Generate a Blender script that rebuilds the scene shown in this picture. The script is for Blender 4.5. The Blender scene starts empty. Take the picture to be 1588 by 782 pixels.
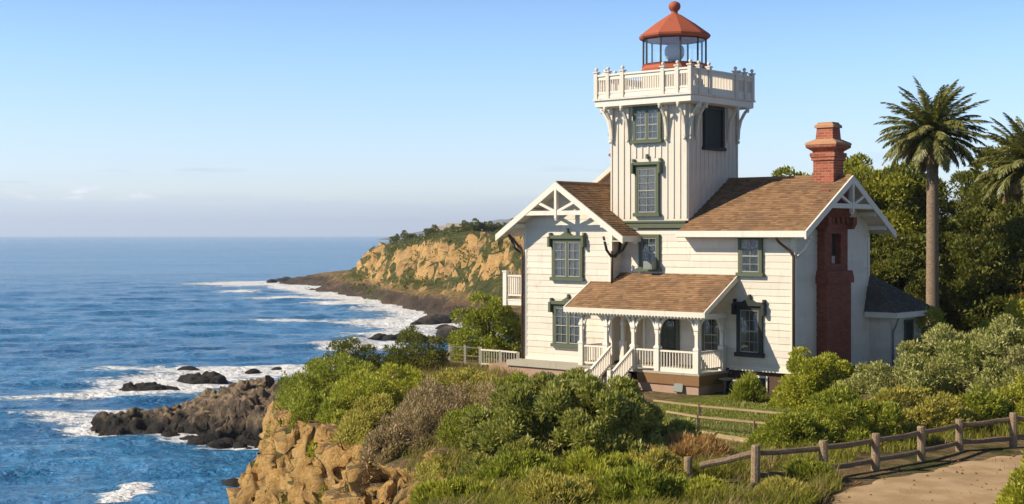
import bpy, math, random
import numpy as np
from mathutils import Vector
R = math.radians
sc = bpy.context.scene
# ---------------------------------------------------------------- camera, sky, sun, exposure
CZ = 7.3
cam = bpy.data.objects.new('camera', bpy.data.cameras.new('camera'))
sc.collection.objects.link(cam)
cam.location = (0, 0, CZ); cam.rotation_euler = (R(90), 0, 0)
cam.data.lens = 50; cam.data.sensor_width = 36; cam.data.shift_y = -27 / 1588
cam.data.clip_start = 0.5; cam.data.clip_end = 60000
sc.camera = cam
SUN = Vector((1.67, 0.33, -1.2))                     # the way the light travels
sun = bpy.data.objects.new('sun', bpy.data.lights.new('sun', 'SUN'))
sc.collection.objects.link(sun)
sun.data.energy = 5.0; sun.data.angle = R(0.53); sun.data.color = (1.0, 0.87, 0.68)
sun.rotation_euler = SUN.to_track_quat('-Z', 'Y').to_euler()
world = bpy.data.worlds.new('World'); sc.world = world; world.use_nodes = True
nt = world.node_tree; N = nt.nodes; L = nt.links
N.clear()
wo = N.new('ShaderNodeOutputWorld'); bg = N.new('ShaderNodeBackground'); sky = N.new('ShaderNodeTexSky')
sky.sky_type = 'NISHITA'; sky.sun_disc = False
sky.sun_elevation = math.atan2(-SUN.z, math.hypot(SUN.x, SUN.y)); sky.sun_rotation = math.atan2(-SUN.x, -SUN.y)
sky.altitude = 10; sky.air_density = 1.0; sky.dust_density = 0.3; sky.ozone_density = 3.0
bg.inputs['Strength'].default_value = 0.085
# thin cloud bank low over the sea, part of the sky
tc = N.new('ShaderNodeTexCoord'); sep = N.new('ShaderNodeSeparateXYZ'); L.new(tc.outputs['Generated'], sep.inputs[0])
mp = N.new('ShaderNodeMapping'); mp.inputs['Scale'].default_value = (9, 9, 95); L.new(tc.outputs['Generated'], mp.inputs[0])
nz = N.new('ShaderNodeTexNoise'); nz.inputs['Scale'].default_value = 1.0; nz.inputs['Detail'].default_value = 5; L.new(mp.outputs[0], nz.inputs['Vector'])
def wmath(op, a, b=None):
    m = N.new('ShaderNodeMath'); m.operation = op
    for i, v in enumerate((a, b)):
        if v is None: continue
        if isinstance(v, (int, float)): m.inputs[i].default_value = v
        else: L.new(v, m.inputs[i])
    return m.outputs[0]
def wramp(x, a, b):
    m = N.new('ShaderNodeMapRange'); m.interpolation_type = 'SMOOTHSTEP'
    m.inputs['From Min'].default_value = a; m.inputs['From Max'].default_value = b
    L.new(x, m.inputs['Value']); return m.outputs['Result']
bank_top = wmath('ADD', sep.outputs['Z'], wmath('MULTIPLY', wmath('SUBTRACT', nz.outputs['Fac'], 0.5), -0.022))
bank = wmath('MULTIPLY', wramp(bank_top, 0.031, 0.019), 0.62)
streak = wmath('MULTIPLY', wmath('MULTIPLY', wramp(nz.outputs['Fac'], 0.60, 0.72), wmath('MULTIPLY', wramp(sep.outputs['Z'], 0.065, 0.04), wramp(sep.outputs['Z'], 0.02, 0.03))), 0.5)
mp2 = N.new('ShaderNodeMapping'); mp2.inputs['Scale'].default_value = (38, 38, 120); L.new(tc.outputs['Generated'], mp2.inputs[0])
nz2 = N.new('ShaderNodeTexNoise'); nz2.inputs['Scale'].default_value = 1.0; nz2.inputs['Detail'].default_value = 3; L.new(mp2.outputs[0], nz2.inputs['Vector'])
puff = wmath('MULTIPLY', wmath('MULTIPLY', wramp(nz2.outputs['Fac'], 0.49, 0.64), wmath('MULTIPLY', wramp(sep.outputs['Z'], 0.034, 0.028), wramp(sep.outputs['Z'], 0.022, 0.027))), wmath('MULTIPLY', wramp(sep.outputs['X'], -0.20, -0.30), 0.9))
def wmix(fac, a, col):
    m = N.new('ShaderNodeMix'); m.data_type = 'RGBA'
    L.new(fac, m.inputs[0]); L.new(a, m.inputs[6]); m.inputs[7].default_value = col; return m.outputs[2]
c1 = wmix(bank, sky.outputs[0], (4.0, 4.55, 4.45, 1))
c2 = wmix(streak, c1, (3.6, 4.0, 4.6, 1))
c3 = wmix(puff, c2, (7.0, 6.6, 6.0, 1))
low = N.new('ShaderNodeMix'); low.data_type = 'RGBA'; low.blend_type = 'MULTIPLY'; low.inputs[0].default_value = 1.0
gain = N.new('ShaderNodeMix'); gain.data_type = 'RGBA'; L.new(wramp(sep.outputs['Z'], 0.36, 0.10), gain.inputs[0])
gain.inputs[6].default_value = (0.36, 0.42, 0.52, 1); gain.inputs[7].default_value = (1.36, 1.58, 1.95, 1)   # paler, hazier low air brightened; unseen upper sky dimmed to weaken fill light
gain2 = N.new('ShaderNodeMix'); gain2.data_type = 'RGBA'; L.new(wramp(sep.outputs['Z'], 0.15, 0.05), gain2.inputs[0]); L.new(gain.outputs[2], gain2.inputs[6]); gain2.inputs[7].default_value = (1.52, 1.56, 1.90, 1)
L.new(c3, low.inputs[6]); L.new(gain2.outputs[2], low.inputs[7]); L.new(low.outputs[2], bg.inputs['Color']); L.new(bg.outputs[0], wo.inputs['Surface'])
sc.view_settings.view_transform = 'Standard'; sc.view_settings.look = 'None'
sc.view_settings.gamma = 1.0; sc.view_settings.use_curve_mapping = False
sc.view_settings.exposure = 0.36
sc.render.engine = 'CYCLES'
sc.cycles.max_bounces = 8; sc.cycles.transparent_max_bounces = 12; sc.cycles.volume_bounces = 1
sc.cycles.use_denoising = True
sc.cycles.caustics_reflective = False; sc.cycles.caustics_refractive = False

# ---------------------------------------------------------------- helpers
F = 2205.0
SEA = -12.7
def at(px, Y, py=None, z=None):
    """a point of the place from a measured bearing and distance"""
    x = (px - 794) / F * Y
    return Vector((x, Y, z if z is not None else (0.0 if py is None else CZ - (py - 364) / F * Y)))
def on_ground(px, py, z=0.0):
    Y = (CZ - z) * F / (py - 364)
    return Vector(((px - 794) / F * Y, Y, z))
def link(o, parent=None):
    sc.collection.objects.link(o)
    if parent is not None: o.parent = parent
    return o
def tag(o, label=None, cat=None, group=None, kind=None):
    if label: o['label'] = label
    if cat: o['category'] = cat
    if group: o['group'] = group
    if kind: o['kind'] = kind
    return o
def empty(name, loc=(0, 0, 0), rz=0):
    o = bpy.data.objects.new(name, None); o.location = loc; o.rotation_euler = (0, 0, rz); o.empty_display_size = 0.3
    return link(o)
def fast_mesh(name, verts, faces, mat, parent=None, smooth=False, loc=None, attrs=None):
    """verts (N,3) and faces (M,k) as arrays"""
    verts = np.asarray(verts, dtype=np.float32); faces = np.asarray(faces, dtype=np.int32)
    me = bpy.data.meshes.new(name)
    me.vertices.add(len(verts)); me.vertices.foreach_set('co', verts.ravel())
    m, k = faces.shape
    me.loops.add(m * k); me.loops.foreach_set('vertex_index', faces.ravel())
    me.polygons.add(m); me.polygons.foreach_set('loop_start', np.arange(0, m * k, k, dtype=np.int32))
    me.polygons.foreach_set('loop_total', np.full(m, k, dtype=np.int32))
    if smooth: me.polygons.foreach_set('use_smooth', np.ones(m, dtype=bool))
    for an, av in (attrs or {}).items():
        at_ = me.attributes.new(an, 'FLOAT', 'POINT'); at_.data.foreach_set('value', np.asarray(av, dtype=np.float32))
    me.update(calc_edges=True); me.materials.append(mat)
    o = bpy.data.objects.new(name, me); link(o, parent)
    if loc is not None: o.location = loc
    return o
class MB:
    """collects solids, builds them as one mesh object"""
    def __init__(s): s.v = []; s.f = []
    def add(s, vs, fs):
        b = len(s.v); s.v += [tuple(v) for v in vs]; s.f += [tuple(i + b for i in f) for f in fs]; return s
    def box(s, a, b):
        x0, y0, z0 = (min(p, q) for p, q in zip(a, b)); x1, y1, z1 = (max(p, q) for p, q in zip(a, b))
        return s.add([(x0,y0,z0),(x1,y0,z0),(x1,y1,z0),(x0,y1,z0),(x0,y0,z1),(x1,y0,z1),(x1,y1,z1),(x0,y1,z1)],
                     [(0,3,2,1),(4,5,6,7),(0,1,5,4),(1,2,6,5),(2,3,7,6),(3,0,4,7)])
    def bar(s, p, q, w, h, up=(0, 0, 1)):
        p = Vector(p); q = Vector(q); d = (q - p).normalized(); u = Vector(up)
        r = d.cross(u)
        if r.length < 1e-4: r = d.cross(Vector((1, 0, 0)))
        r.normalize(); u = r.cross(d)
        vs = [c + r * (w / 2 * i) + u * (h / 2 * j) for c in (p, q) for i, j in ((-1,-1),(1,-1),(1,1),(-1,1))]
        return s.add(vs, [(0,1,2,3),(7,6,5,4),(0,4,5,1),(1,5,6,2),(2,6,7,3),(3,7,4,0)])
    def tube(s, pts, rad, n=8, cap=True):
        pts = [Vector(p) for p in pts]
        if isinstance(rad, (int, float)): rad = [rad] * len(pts)
        vs = []; fs = []; prev = None
        for i, p in enumerate(pts):
            d = (pts[min(i + 1, len(pts) - 1)] - pts[max(i - 1, 0)]).normalized()
            r = prev if prev is not None else (Vector((0, 0, 1)) if abs(d.z) < 0.9 else Vector((1, 0, 0)))
            r = (r - d * r.dot(d)); r = r.normalized() if r.length > 1e-5 else d.orthogonal().normalized(); prev = r
            b = d.cross(r)
            for k in range(n):
                a = 2 * math.pi * k / n; vs.append(p + (r * math.cos(a) + b * math.sin(a)) * rad[i])
        for i in range(len(pts) - 1):
            for k in range(n):
                k2 = (k + 1) % n; fs.append((i*n+k, i*n+k2, (i+1)*n+k2, (i+1)*n+k))
        if cap: fs += [tuple(range(n))[::-1], tuple(range((len(pts)-1)*n, len(pts)*n))]
        return s.add(vs, fs)
    def lathe(s, c, prof, n=16, rot=0.0):
        vs = []; fs = []; cx, cy, cz = c
        for r, z in prof:
            for k in range(n):
                a = rot + 2 * math.pi * k / n; vs.append((cx + r * math.cos(a), cy + r * math.sin(a), cz + z))
        for i in range(len(prof) - 1):
            for k in range(n):
                k2 = (k + 1) % n; fs.append((i*n+k, i*n+k2, (i+1)*n+k2, (i+1)*n+k))
        fs += [tuple(range(n))[::-1], tuple(range((len(prof)-1)*n, len(prof)*n))]
        return s.add(vs, fs)
    def rings(s, secs):
        """loft of rectangular sections (u0,u1,v0,v1,z)"""
        vs = []; fs = []
        for u0, u1, v0, v1, z in secs: vs += [(u0,v0,z),(u1,v0,z),(u1,v1,z),(u0,v1,z)]
        for i in range(len(secs) - 1):
            for k in range(4): k2 = (k+1) % 4; fs.append((i*4+k, i*4+k2, i*4+4+k2, i*4+4+k))
        m = (len(secs)-1)*4; fs += [(3,2,1,0), (m,m+1,m+2,m+3)]
        return s.add(vs, fs)
    def prism(s, poly, n):
        """polygon of 3D points pushed along vector n"""
        poly = [Vector(p) for p in poly]; n = Vector(n); k = len(poly)
        vs = poly + [p + n for p in poly]
        return s.add(vs, [tuple(range(k))[::-1], tuple(range(k, 2*k))] + [(i, (i+1) % k, k+(i+1) % k, k+i) for i in range(k)])
    def build(s, name, mat, parent=None, smooth=False, loc=None):
        me = bpy.data.meshes.new(name); me.from_pydata(s.v, [], s.f); me.materials.append(mat)
        if smooth: me.polygons.foreach_set('use_smooth', [True] * len(me.polygons))
        me.update(); o = bpy.data.objects.new(name, me); link(o, parent)
        if loc is not None: o.location = loc
        return o
def copy_tree(o, parent=None):
    c = o.copy(); sc.collection.objects.link(c)
    if parent is not None: c.parent = parent
    for ch in list(o.children): copy_tree(ch, c)
    return c

# ---- noise
def _h(ix, iy, iz, seed):
    h = (ix.astype(np.int64) * 374761393 + iy.astype(np.int64) * 668265263 + iz.astype(np.int64) * 2147483647 + seed * 974634777) & 0xffffffff
    h = ((h ^ (h >> 13)) * 1274126177) & 0xffffffff
    h = (h ^ (h >> 16)); h = (h * 2246822519) & 0xffffffff; h ^= h >> 15
    return (h & 0xffffff) / float(0xffffff)
def vnoise(x, y, z=None, seed=0):
    x = np.asarray(x, float); y = np.asarray(y, float); z = np.zeros_like(x) if z is None else np.asarray(z, float)
    ix, iy, iz = np.floor(x), np.floor(y), np.floor(z); fx, fy, fz = x-ix, y-iy, z-iz
    fx, fy, fz = (t*t*t*(t*(t*6-15)+10) for t in (fx, fy, fz))
    r = 0
    for a in (0, 1):
        for b in (0, 1):
            for c in (0, 1):
                r = r + _h(ix+a, iy+b, iz+c, seed) * (fx if a else 1-fx) * (fy if b else 1-fy) * (fz if c else 1-fz)
    return r
def fbm(x, y, z=None, oct=4, seed=0, gain=0.5):
    t = 0; a = 1; s = 0; z = np.zeros_like(np.asarray(x, float)) if z is None else z
    for i in range(oct):
        t = t + a * (vnoise(x * 2**i + 17.3*i, y * 2**i + 9.1*i, z * 2**i, seed + i) - 0.5); s += a; a *= gain
    return t / s * 2
def ridged(x, y, z=None, oct=4, seed=0):
    t = 0; a = 1; s = 0; z = np.zeros_like(np.asarray(x, float)) if z is None else z
    for i in range(oct):
        t = t + a * (1 - np.abs(2 * vnoise(x * 2**i + 5.7*i, y * 2**i + 3.3*i, z * 2**i, seed + i) - 1)); s += a; a *= 0.5
    return t / s
def fracture(x, y, z, seed=0):
    """angular blocks: a height per cell, and cracks between the cells"""
    ix, iy, iz = np.floor(x), np.floor(y), np.floor(z); f1 = np.full(x.shape, 9.0); f2 = f1.copy(); hv = np.zeros(x.shape)
    for a in (-1, 0, 1):
        for b in (-1, 0, 1):
            for c in (-1, 0, 1):
                u, v, w = ix+a, iy+b, iz+c
                px, py, pz = u + _h(u, v, w, seed), v + _h(u, v, w, seed+1), w + _h(u, v, w, seed+2)
                # a tilted facet on every block
                hh = _h(u, v, w, seed+3) - 0.5 + (_h(u, v, w, seed+4) - 0.5) * (x - px) * 1.3 + (_h(u, v, w, seed+5) - 0.5) * (z - pz) * 1.3 + (_h(u, v, w, seed+6) - 0.5) * (y - py) * 1.3
                d = np.sqrt((x-px)**2 + (y-py)**2 + (z-pz)**2); m = d < f1
                f2 = np.where(m, f1, np.minimum(f2, d)); hv = np.where(m, hh, hv); f1 = np.where(m, d, f1)
    return hv - 0.35 * np.exp(-((f2 - f1) / 0.09)**2)
def sdist(x, y, poly):
    """signed distance to a polygon, positive inside"""
    x = np.asarray(x, float); y = np.asarray(y, float); best = np.full(x.shape, 1e18); ins = np.zeros(x.shape, bool)
    n = len(poly)
    for i in range(n):
        ax, ay = poly[i]; bx, by = poly[(i+1) % n]; dx, dy = bx-ax, by-ay
        t = np.clip(((x-ax)*dx + (y-ay)*dy) / (dx*dx+dy*dy), 0, 1)
        best = np.minimum(best, (x-ax-t*dx)**2 + (y-ay-t*dy)**2)
        c = (ay > y) != (by > y)
        with np.errstate(divide='ignore', invalid='ignore'):
            ins ^= c & (x < (bx-ax) * (y-ay) / ((by-ay) if by != ay else 1e-9) + ax)
    d = np.sqrt(best); return np.where(ins, d, -d)
def sstep(x, a, b):
    t = np.clip((x - a) / (b - a), 0, 1); return t*t*(3-2*t)
def grid_faces(ny, nx):
    i = np.arange(ny*nx).reshape(ny, nx)
    return np.stack([i[:-1,:-1], i[:-1,1:], i[1:,1:], i[1:,:-1]], -1).reshape(-1, 4)

# ---------------------------------------------------------------- materials
class Mat:
    def __init__(s, name):
        s.m = bpy.data.materials.new(name); s.m.use_nodes = True; s.t = s.m.node_tree; s.t.nodes.clear()
        s.out = s.n('ShaderNodeOutputMaterial'); s.co = s.n('ShaderNodeTexCoord')
    def n(s, t, **kw):
        nd = s.t.nodes.new(t)
        for k, v in kw.items(): setattr(nd, k, v)
        return nd
    def set(s, sock, v):
        if hasattr(v, 'is_output'): s.t.links.new(v, sock)
        elif isinstance(v, (tuple, list)) and len(v) == 3 and sock.type == 'RGBA': sock.default_value = (*v, 1)
        else: sock.default_value = v
    def noise(s, scale, detail=4, vec=None, rough=0.55, dist=0.0):
        nd = s.n('ShaderNodeTexNoise'); nd.inputs['Scale'].default_value = scale; nd.inputs['Detail'].default_value = detail
        nd.inputs['Roughness'].default_value = rough; nd.inputs['Distortion'].default_value = dist
        s.set(nd.inputs['Vector'], vec if vec is not None else s.co.outputs['Object']); return nd.outputs['Fac']
    def mapping(s, scale, src='Object', rot=(0, 0, 0)):
        nd = s.n('ShaderNodeMapping'); nd.inputs['Scale'].default_value = scale; nd.inputs['Rotation'].default_value = rot
        s.t.links.new(s.co.outputs[src], nd.inputs[0]); return nd.outputs[0]
    def rng(s, x, a, b, lo=0.0, hi=1.0):
        nd = s.n('ShaderNodeMapRange', interpolation_type='SMOOTHSTEP')
        for k, v in (('From Min', a), ('From Max', b), ('To Min', lo), ('To Max', hi)): nd.inputs[k].default_value = v
        s.set(nd.inputs['Value'], x); return nd.outputs['Result']
    def mth(s, op, a, b=0.0):
        nd = s.n('ShaderNodeMath', operation=op); s.set(nd.inputs[0], a); s.set(nd.inputs[1], b); return nd.outputs[0]
    def mix(s, f, a, b):
        nd = s.n('ShaderNodeMix', data_type='RGBA'); s.set(nd.inputs[0], f); s.set(nd.inputs[6], a); s.set(nd.inputs[7], b); return nd.outputs[2]
    def attr(s, name): return s.n('ShaderNodeAttribute', attribute_name=name).outputs['Fac']
    def geo(s, o): return s.n('ShaderNodeNewGeometry').outputs[o]
    def xyz(s, v):
        nd = s.n('ShaderNodeSeparateXYZ'); s.set(nd.inputs[0], v); return nd.outputs
    def bump(s, h, strength=0.5, dist=0.02, normal=None):
        nd = s.n('ShaderNodeBump'); nd.inputs['Strength'].default_value = strength; nd.inputs['Distance'].default_value = dist
        s.set(nd.inputs['Height'], h)
        if normal is not None: s.set(nd.inputs['Normal'], normal)
        return nd.outputs[0]
    def done(s, col, rough=0.7, nrm=None, spec=0.3, metal=0.0, **kw):
        b = s.n('ShaderNodeBsdfPrincipled'); s.set(b.inputs['Base Color'], col); s.set(b.inputs['Roughness'], rough)
        s.set(b.inputs['Specular IOR Level'], spec); s.set(b.inputs['Metallic'], metal)
        if nrm is not None: s.set(b.inputs['Normal'], nrm)
        for k, v in kw.items(): s.set(b.inputs[k.replace('_', ' ')], v)
        s.t.links.new(b.outputs[0], s.out.inputs['Surface']); return s.m
def M_paint(name, col, dirt=(0.3, 0.26, 0.2), amt=0.35, rough=0.6, boards=0.0):
    m = Mat(name)
    v = m.mapping((1.2, 1.2, 0.5)); st = m.noise(1.6, 6, v, 0.65); fine = m.noise(26, 3)
    c = m.mix(m.rng(st, 0.52, 0.8, 0, amt), col, dirt)
    c = m.mix(m.rng(fine, 0.35, 0.75, 0, 0.10), c, tuple(x*0.8 for x in col))
    run = m.noise(1.0, 5, m.mapping((7, 7, 0.55)), 0.6); c = m.mix(m.rng(run, 0.56, 0.78, 0, amt*0.8), c, dirt)   # rain streaks
    if boards: c = m.mix(m.mth('MULTIPLY', m.geo('Random Per Island'), boards), c, tuple(x*0.6 for x in col))
    return m.done(c, rough, m.bump(fine, 0.25, 0.006))
def M_leaf(name, a, b, c=None, tipmix=0.5, trans=0.35, gloss=0.06, nscale=0.7):
    """a..b per leaf, c in patches through the plant"""
    m = Mat(name)
    r = m.geo('Random Per Island'); col = m.mix(r, a, b)
    if c: col = m.mix(m.rng(m.noise(nscale, 3), 0.5, 0.68, 0, tipmix), col, c)
    d = m.n('ShaderNodeBsdfDiffuse'); m.set(d.inputs['Color'], col)
    t = m.n('ShaderNodeBsdfTranslucent'); m.set(t.inputs['Color'], m.mix(0.4, col, (0.30, 0.34, 0.03)))
    mx = m.n('ShaderNodeMixShader'); mx.inputs[0].default_value = trans
    m.t.links.new(d.outputs[0], mx.inputs[1]); m.t.links.new(t.outputs[0], mx.inputs[2])
    g = m.n('ShaderNodeBsdfGlossy'); g.inputs['Roughness'].default_value = 0.5; g.inputs['Color'].default_value = (1, 1, 1, 1)
    m2 = m.n('ShaderNodeMixShader'); m2.inputs[0].default_value = gloss
    m.t.links.new(mx.outputs[0], m2.inputs[1]); m.t.links.new(g.outputs[0], m2.inputs[2])
    m.t.links.new(m2.outputs[0], m.out.inputs['Surface']); return m.m
def M_brick(name, c1, c2, mortar, scale=1.0, axes='uz'):
    m = Mat(name); o = m.xyz(m.co.outputs['Object'])
    cb = m.n('ShaderNodeCombineXYZ')
    m.set(cb.inputs[0], m.mth('ADD', o[0], o[1])); m.set(cb.inputs[1], o[2])
    bt = m.n('ShaderNodeTexBrick'); m.t.links.new(cb.outputs[0], bt.inputs['Vector'])
    bt.inputs['Scale'].default_value = 1.0; bt.inputs['Brick Width'].default_value = 0.23*scale; bt.inputs['Row Height'].default_value = 0.085*scale
    bt.inputs['Mortar Size'].default_value = 0.012*scale; bt.inputs['Mortar Smooth'].default_value = 0.3
    m.set(bt.inputs['Color1'], c1); m.set(bt.inputs['Color2'], c2); m.set(bt.inputs['Mortar'], mortar)
    n = m.noise(2.3, 5); c = m.mix(m.rng(n, 0.45, 0.7, 0, 0.45), bt.outputs['Color'], tuple(x*0.55 for x in c1))
    return m.done(c, 0.85, m.bump(m.mth('SUBTRACT', m.noise(40, 2), bt.outputs['Fac']), 0.6, 0.012))
white_siding = M_paint('white_siding', (0.73, 0.675, 0.575), (0.40, 0.33, 0.23), 0.55, 0.6, 0.34)
white_trim = M_paint('white_trim', (0.75, 0.70, 0.61), (0.42, 0.38, 0.30), 0.32, 0.5)
weathered_trim = M_paint('weathered_trim', (0.70, 0.65, 0.55), (0.30, 0.26, 0.18), 0.6, 0.7)
green_trim = M_paint('green_trim', (0.095, 0.115, 0.07), (0.05, 0.065, 0.045), 0.6)
dark_trim = M_paint('dark_trim', (0.03, 0.036, 0.034), (0.05, 0.05, 0.045), 0.4)
pipe_mat = M_paint('pipe_mat', (0.10, 0.055, 0.03), (0.05, 0.04, 0.03), 0.6, 0.45)
red_brick = M_brick('chimney_brick', (0.44, 0.12, 0.06), (0.26, 0.065, 0.04), (0.36, 0.22, 0.15), 1.5)
dark_brick = M_brick('dark_brick', (0.29, 0.075, 0.045), (0.19, 0.05, 0.033), (0.20, 0.10, 0.07), 1.3)  # darker red brick than the stacks, for the chimney breast
cap_stone = M_paint('cap_stone', (0.46, 0.25, 0.14), (0.22, 0.13, 0.08), 0.7, 0.9)
lantern_red = M_paint('lantern_red', (0.40, 0.105, 0.055), (0.23, 0.085, 0.055), 0.85, 0.7)
stone_base = M_paint('stone_base', (0.40, 0.27, 0.20), (0.28, 0.13, 0.09), 0.9, 0.9)
concrete = M_paint('concrete', (0.40, 0.37, 0.30), (0.22, 0.20, 0.15), 0.7, 0.9)
brown_wood = M_paint('brown_wood', (0.22, 0.12, 0.05), (0.12, 0.06, 0.03), 0.6, 0.7)
dark_base = M_paint('dark_base', (0.10, 0.06, 0.045), (0.05, 0.035, 0.03), 0.6, 0.9)
beige_door = M_paint('beige_door', (0.52, 0.42, 0.28), (0.35, 0.28, 0.19), 0.4)
grey_metal = M_paint('grey_metal', (0.22, 0.24, 0.22), (0.12, 0.12, 0.1), 0.5, 0.5)
black_metal = M_paint('black_metal', (0.02, 0.02, 0.02), (0.05, 0.04, 0.03), 0.4, 0.4)
def M_shingle(name, a, b, c):
    m = Mat(name); r = m.geo('Random Per Island'); col = m.mix(r, a, b)
    col = m.mix(m.rng(m.noise(0.55, 5, None, 0.6), 0.45, 0.72, 0, 0.6), col, c)
    g = m.noise(45, 3); col = m.mix(m.rng(g, 0.4, 0.7, 0, 0.25), col, tuple(x*0.6 for x in a))
    return m.done(col, 0.9, m.bump(g, 0.5, 0.01), 0.15)
shingle = M_shingle('brown_shingle', (0.205, 0.122, 0.066), (0.35, 0.215, 0.118), (0.155, 0.10, 0.066))
dark_shingle = M_shingle('dark_shingle', (0.085, 0.078, 0.072), (0.14, 0.125, 0.112), (0.10, 0.085, 0.075))
cm_ = Mat('curtain'); sash_mat = M_paint('sash_paint', (0.34, 0.33, 0.29), (0.2, 0.19, 0.16), 0.5)
curtain_mat = cm_.done((0.24, 0.235, 0.22), 0.9)
def M_glass(name, tint=(0.80, 0.85, 0.88), base=0.02):
    m = Mat(name)
    t = m.n('ShaderNodeBsdfTransparent'); m.set(t.inputs[0], tint)
    g = m.n('ShaderNodeBsdfGlossy'); g.inputs['Roughness'].default_value = 0.06; m.set(g.inputs['Color'], (1, 1, 1))
    fr = m.n('ShaderNodeLayerWeight'); fr.inputs['Blend'].default_value = 0.12
    mx = m.n('ShaderNodeMixShader'); m.set(mx.inputs[0], m.mth('ADD', m.mth('MULTIPLY', m.mth('POWER', fr.outputs['Facing'], 3.0), 0.7), base + 0.03))
    m.t.links.new(t.outputs[0], mx.inputs[1]); m.t.links.new(g.outputs[0], mx.inputs[2]); m.t.links.new(mx.outputs[0], m.out.inputs['Surface'])
    return m.m
glass = M_glass('window_glass'); lantern_glass = M_glass('lantern_glass', (0.975, 0.985, 0.985), 0.03)
def M_wood(name, a, b):
    m = Mat(name); g = m.noise(6, 6, m.mapping((3, 3, 3)), 0.65, 0.4); r = m.noise(1.1, 3)
    c = m.mix(m.rng(g, 0.35, 0.7), a, b); c = m.mix(m.rng(r, 0.5, 0.75, 0, 0.5), c, tuple(x*0.5 for x in a))
    return m.done(c, 0.85, m.bump(g, 0.7, 0.02), 0.2)
old_wood = M_wood('old_wood', (0.14, 0.095, 0.06), (0.29, 0.22, 0.155))
post_wood = M_wood('post_wood', (0.20, 0.14, 0.085), (0.38, 0.29, 0.19))
rail_wood = M_wood('rail_wood', (0.33, 0.24, 0.13), (0.46, 0.35, 0.20))
bark = M_wood('bark', (0.07, 0.05, 0.035), (0.14, 0.10, 0.07))
twig = M_wood('twig', (0.10, 0.065, 0.04), (0.2, 0.13, 0.08))
def M_land(name, near=True):
    m = Mat(name); sl = m.xyz(m.geo('True Normal'))[2]; pos = m.geo('Position'); z = m.xyz(pos)[2]
    k = 1.0 if near else 0.32
    big = m.noise(0.35*k, 6, pos, 0.6, 0.6); fine = m.noise(2.2*k, 10, pos, 0.7, 0.3); grit = m.noise(14*k, 6, pos, 0.75)
    st = m.n('ShaderNodeMapping'); st.inputs['Scale'].default_value = (0.5*k, 0.5*k, 2.2*k); m.set(st.inputs[0], pos)
    strat = m.noise(1.4, 5, st.outputs[0], 0.6, 0.8)
    rock = m.mix(m.rng(strat, 0.35, 0.66), (0.74, 0.47, 0.18), (0.62, 0.37, 0.13))
    rock = m.mix(m.rng(big, 0.52, 0.68, 0, 0.6), rock, (0.40, 0.25, 0.14))
    rock = m.mix(m.rng(fine, 0.54, 0.66, 0, 0.55), rock, (0.78, 0.58, 0.32))
    rock = m.mix(m.rng(fine, 0.46, 0.36, 0, 0.8), rock, (0.32, 0.17, 0.08))
    wet = m.rng(m.mth('ADD', z, m.mth('MULTIPLY', m.mth('SUBTRACT', fine, 0.5), 5.0)), SEA + (6.0 if near else 6.0), SEA + (3.0 if near else 2.5))
    rock = m.mix(wet, rock, m.mix(m.rng(grit, 0.4, 0.6), (0.045, 0.036, 0.03), (0.11, 0.085, 0.065)))
    soil = m.mix(m.rng(fine, 0.4, 0.65), (0.22, 0.15, 0.08), (0.34, 0.25, 0.14))
    veg = m.mix(m.rng(fine, 0.38, 0.62), (0.055, 0.075, 0.02), (0.15, 0.14, 0.05))
    veg = m.mix(m.rng(grit, 0.5, 0.62, 0, 0.7), veg, (0.03, 0.045, 0.014))
    if near:
        top = m.mix(m.rng(big, 0.42, 0.6), soil, veg)
        top = m.mix(m.attr('lawn'), top, m.mix(m.rng(fine, 0.38, 0.62), (0.13, 0.165, 0.025), (0.23, 0.235, 0.055)))
        f = m.rng(sl, 0.70, 0.84)
    else:
        top = veg
        f = m.rng(m.mth('ADD', sl, m.mth('MULTIPLY', m.mth('SUBTRACT', big, 0.5), 1.5)), 0.46, 0.72)
        f = m.mth('MULTIPLY', f, m.rng(z, SEA + 3, SEA + 6))
        rock = m.mix(m.rng(m.noise(0.06, 6, pos, 0.65, 0.8), 0.52, 0.66, 0, 0.5), rock, (0.32, 0.19, 0.11))
    if not near: rock = m.mix(0.12, rock, (0.20, 0.15, 0.11))
    c = m.mix(f, rock, top)
    h = m.mth('ADD', m.mth('MULTIPLY', fine, 0.7), m.mth('MULTIPLY', grit, 0.3))
    vo = m.n('ShaderNodeTexVoronoi', feature='F1'); vo.inputs['Scale'].default_value = 1.6*k; m.set(vo.inputs['Vector'], pos)
    h = m.mth('ADD', h, m.mth('MULTIPLY', vo.outputs['Distance'], 0.35)); h = m.mth('ADD', h, m.mth('MULTIPLY', m.noise(5.5*k, 6, pos, 0.7, 0.8), 0.55))
    return m.done(c, 0.95, m.bump(h, 1.0, 0.42 if near else 1.3), 0.1)
land_mat = M_land('cliff_land'); far_land = M_land('headland_land', False)
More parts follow.
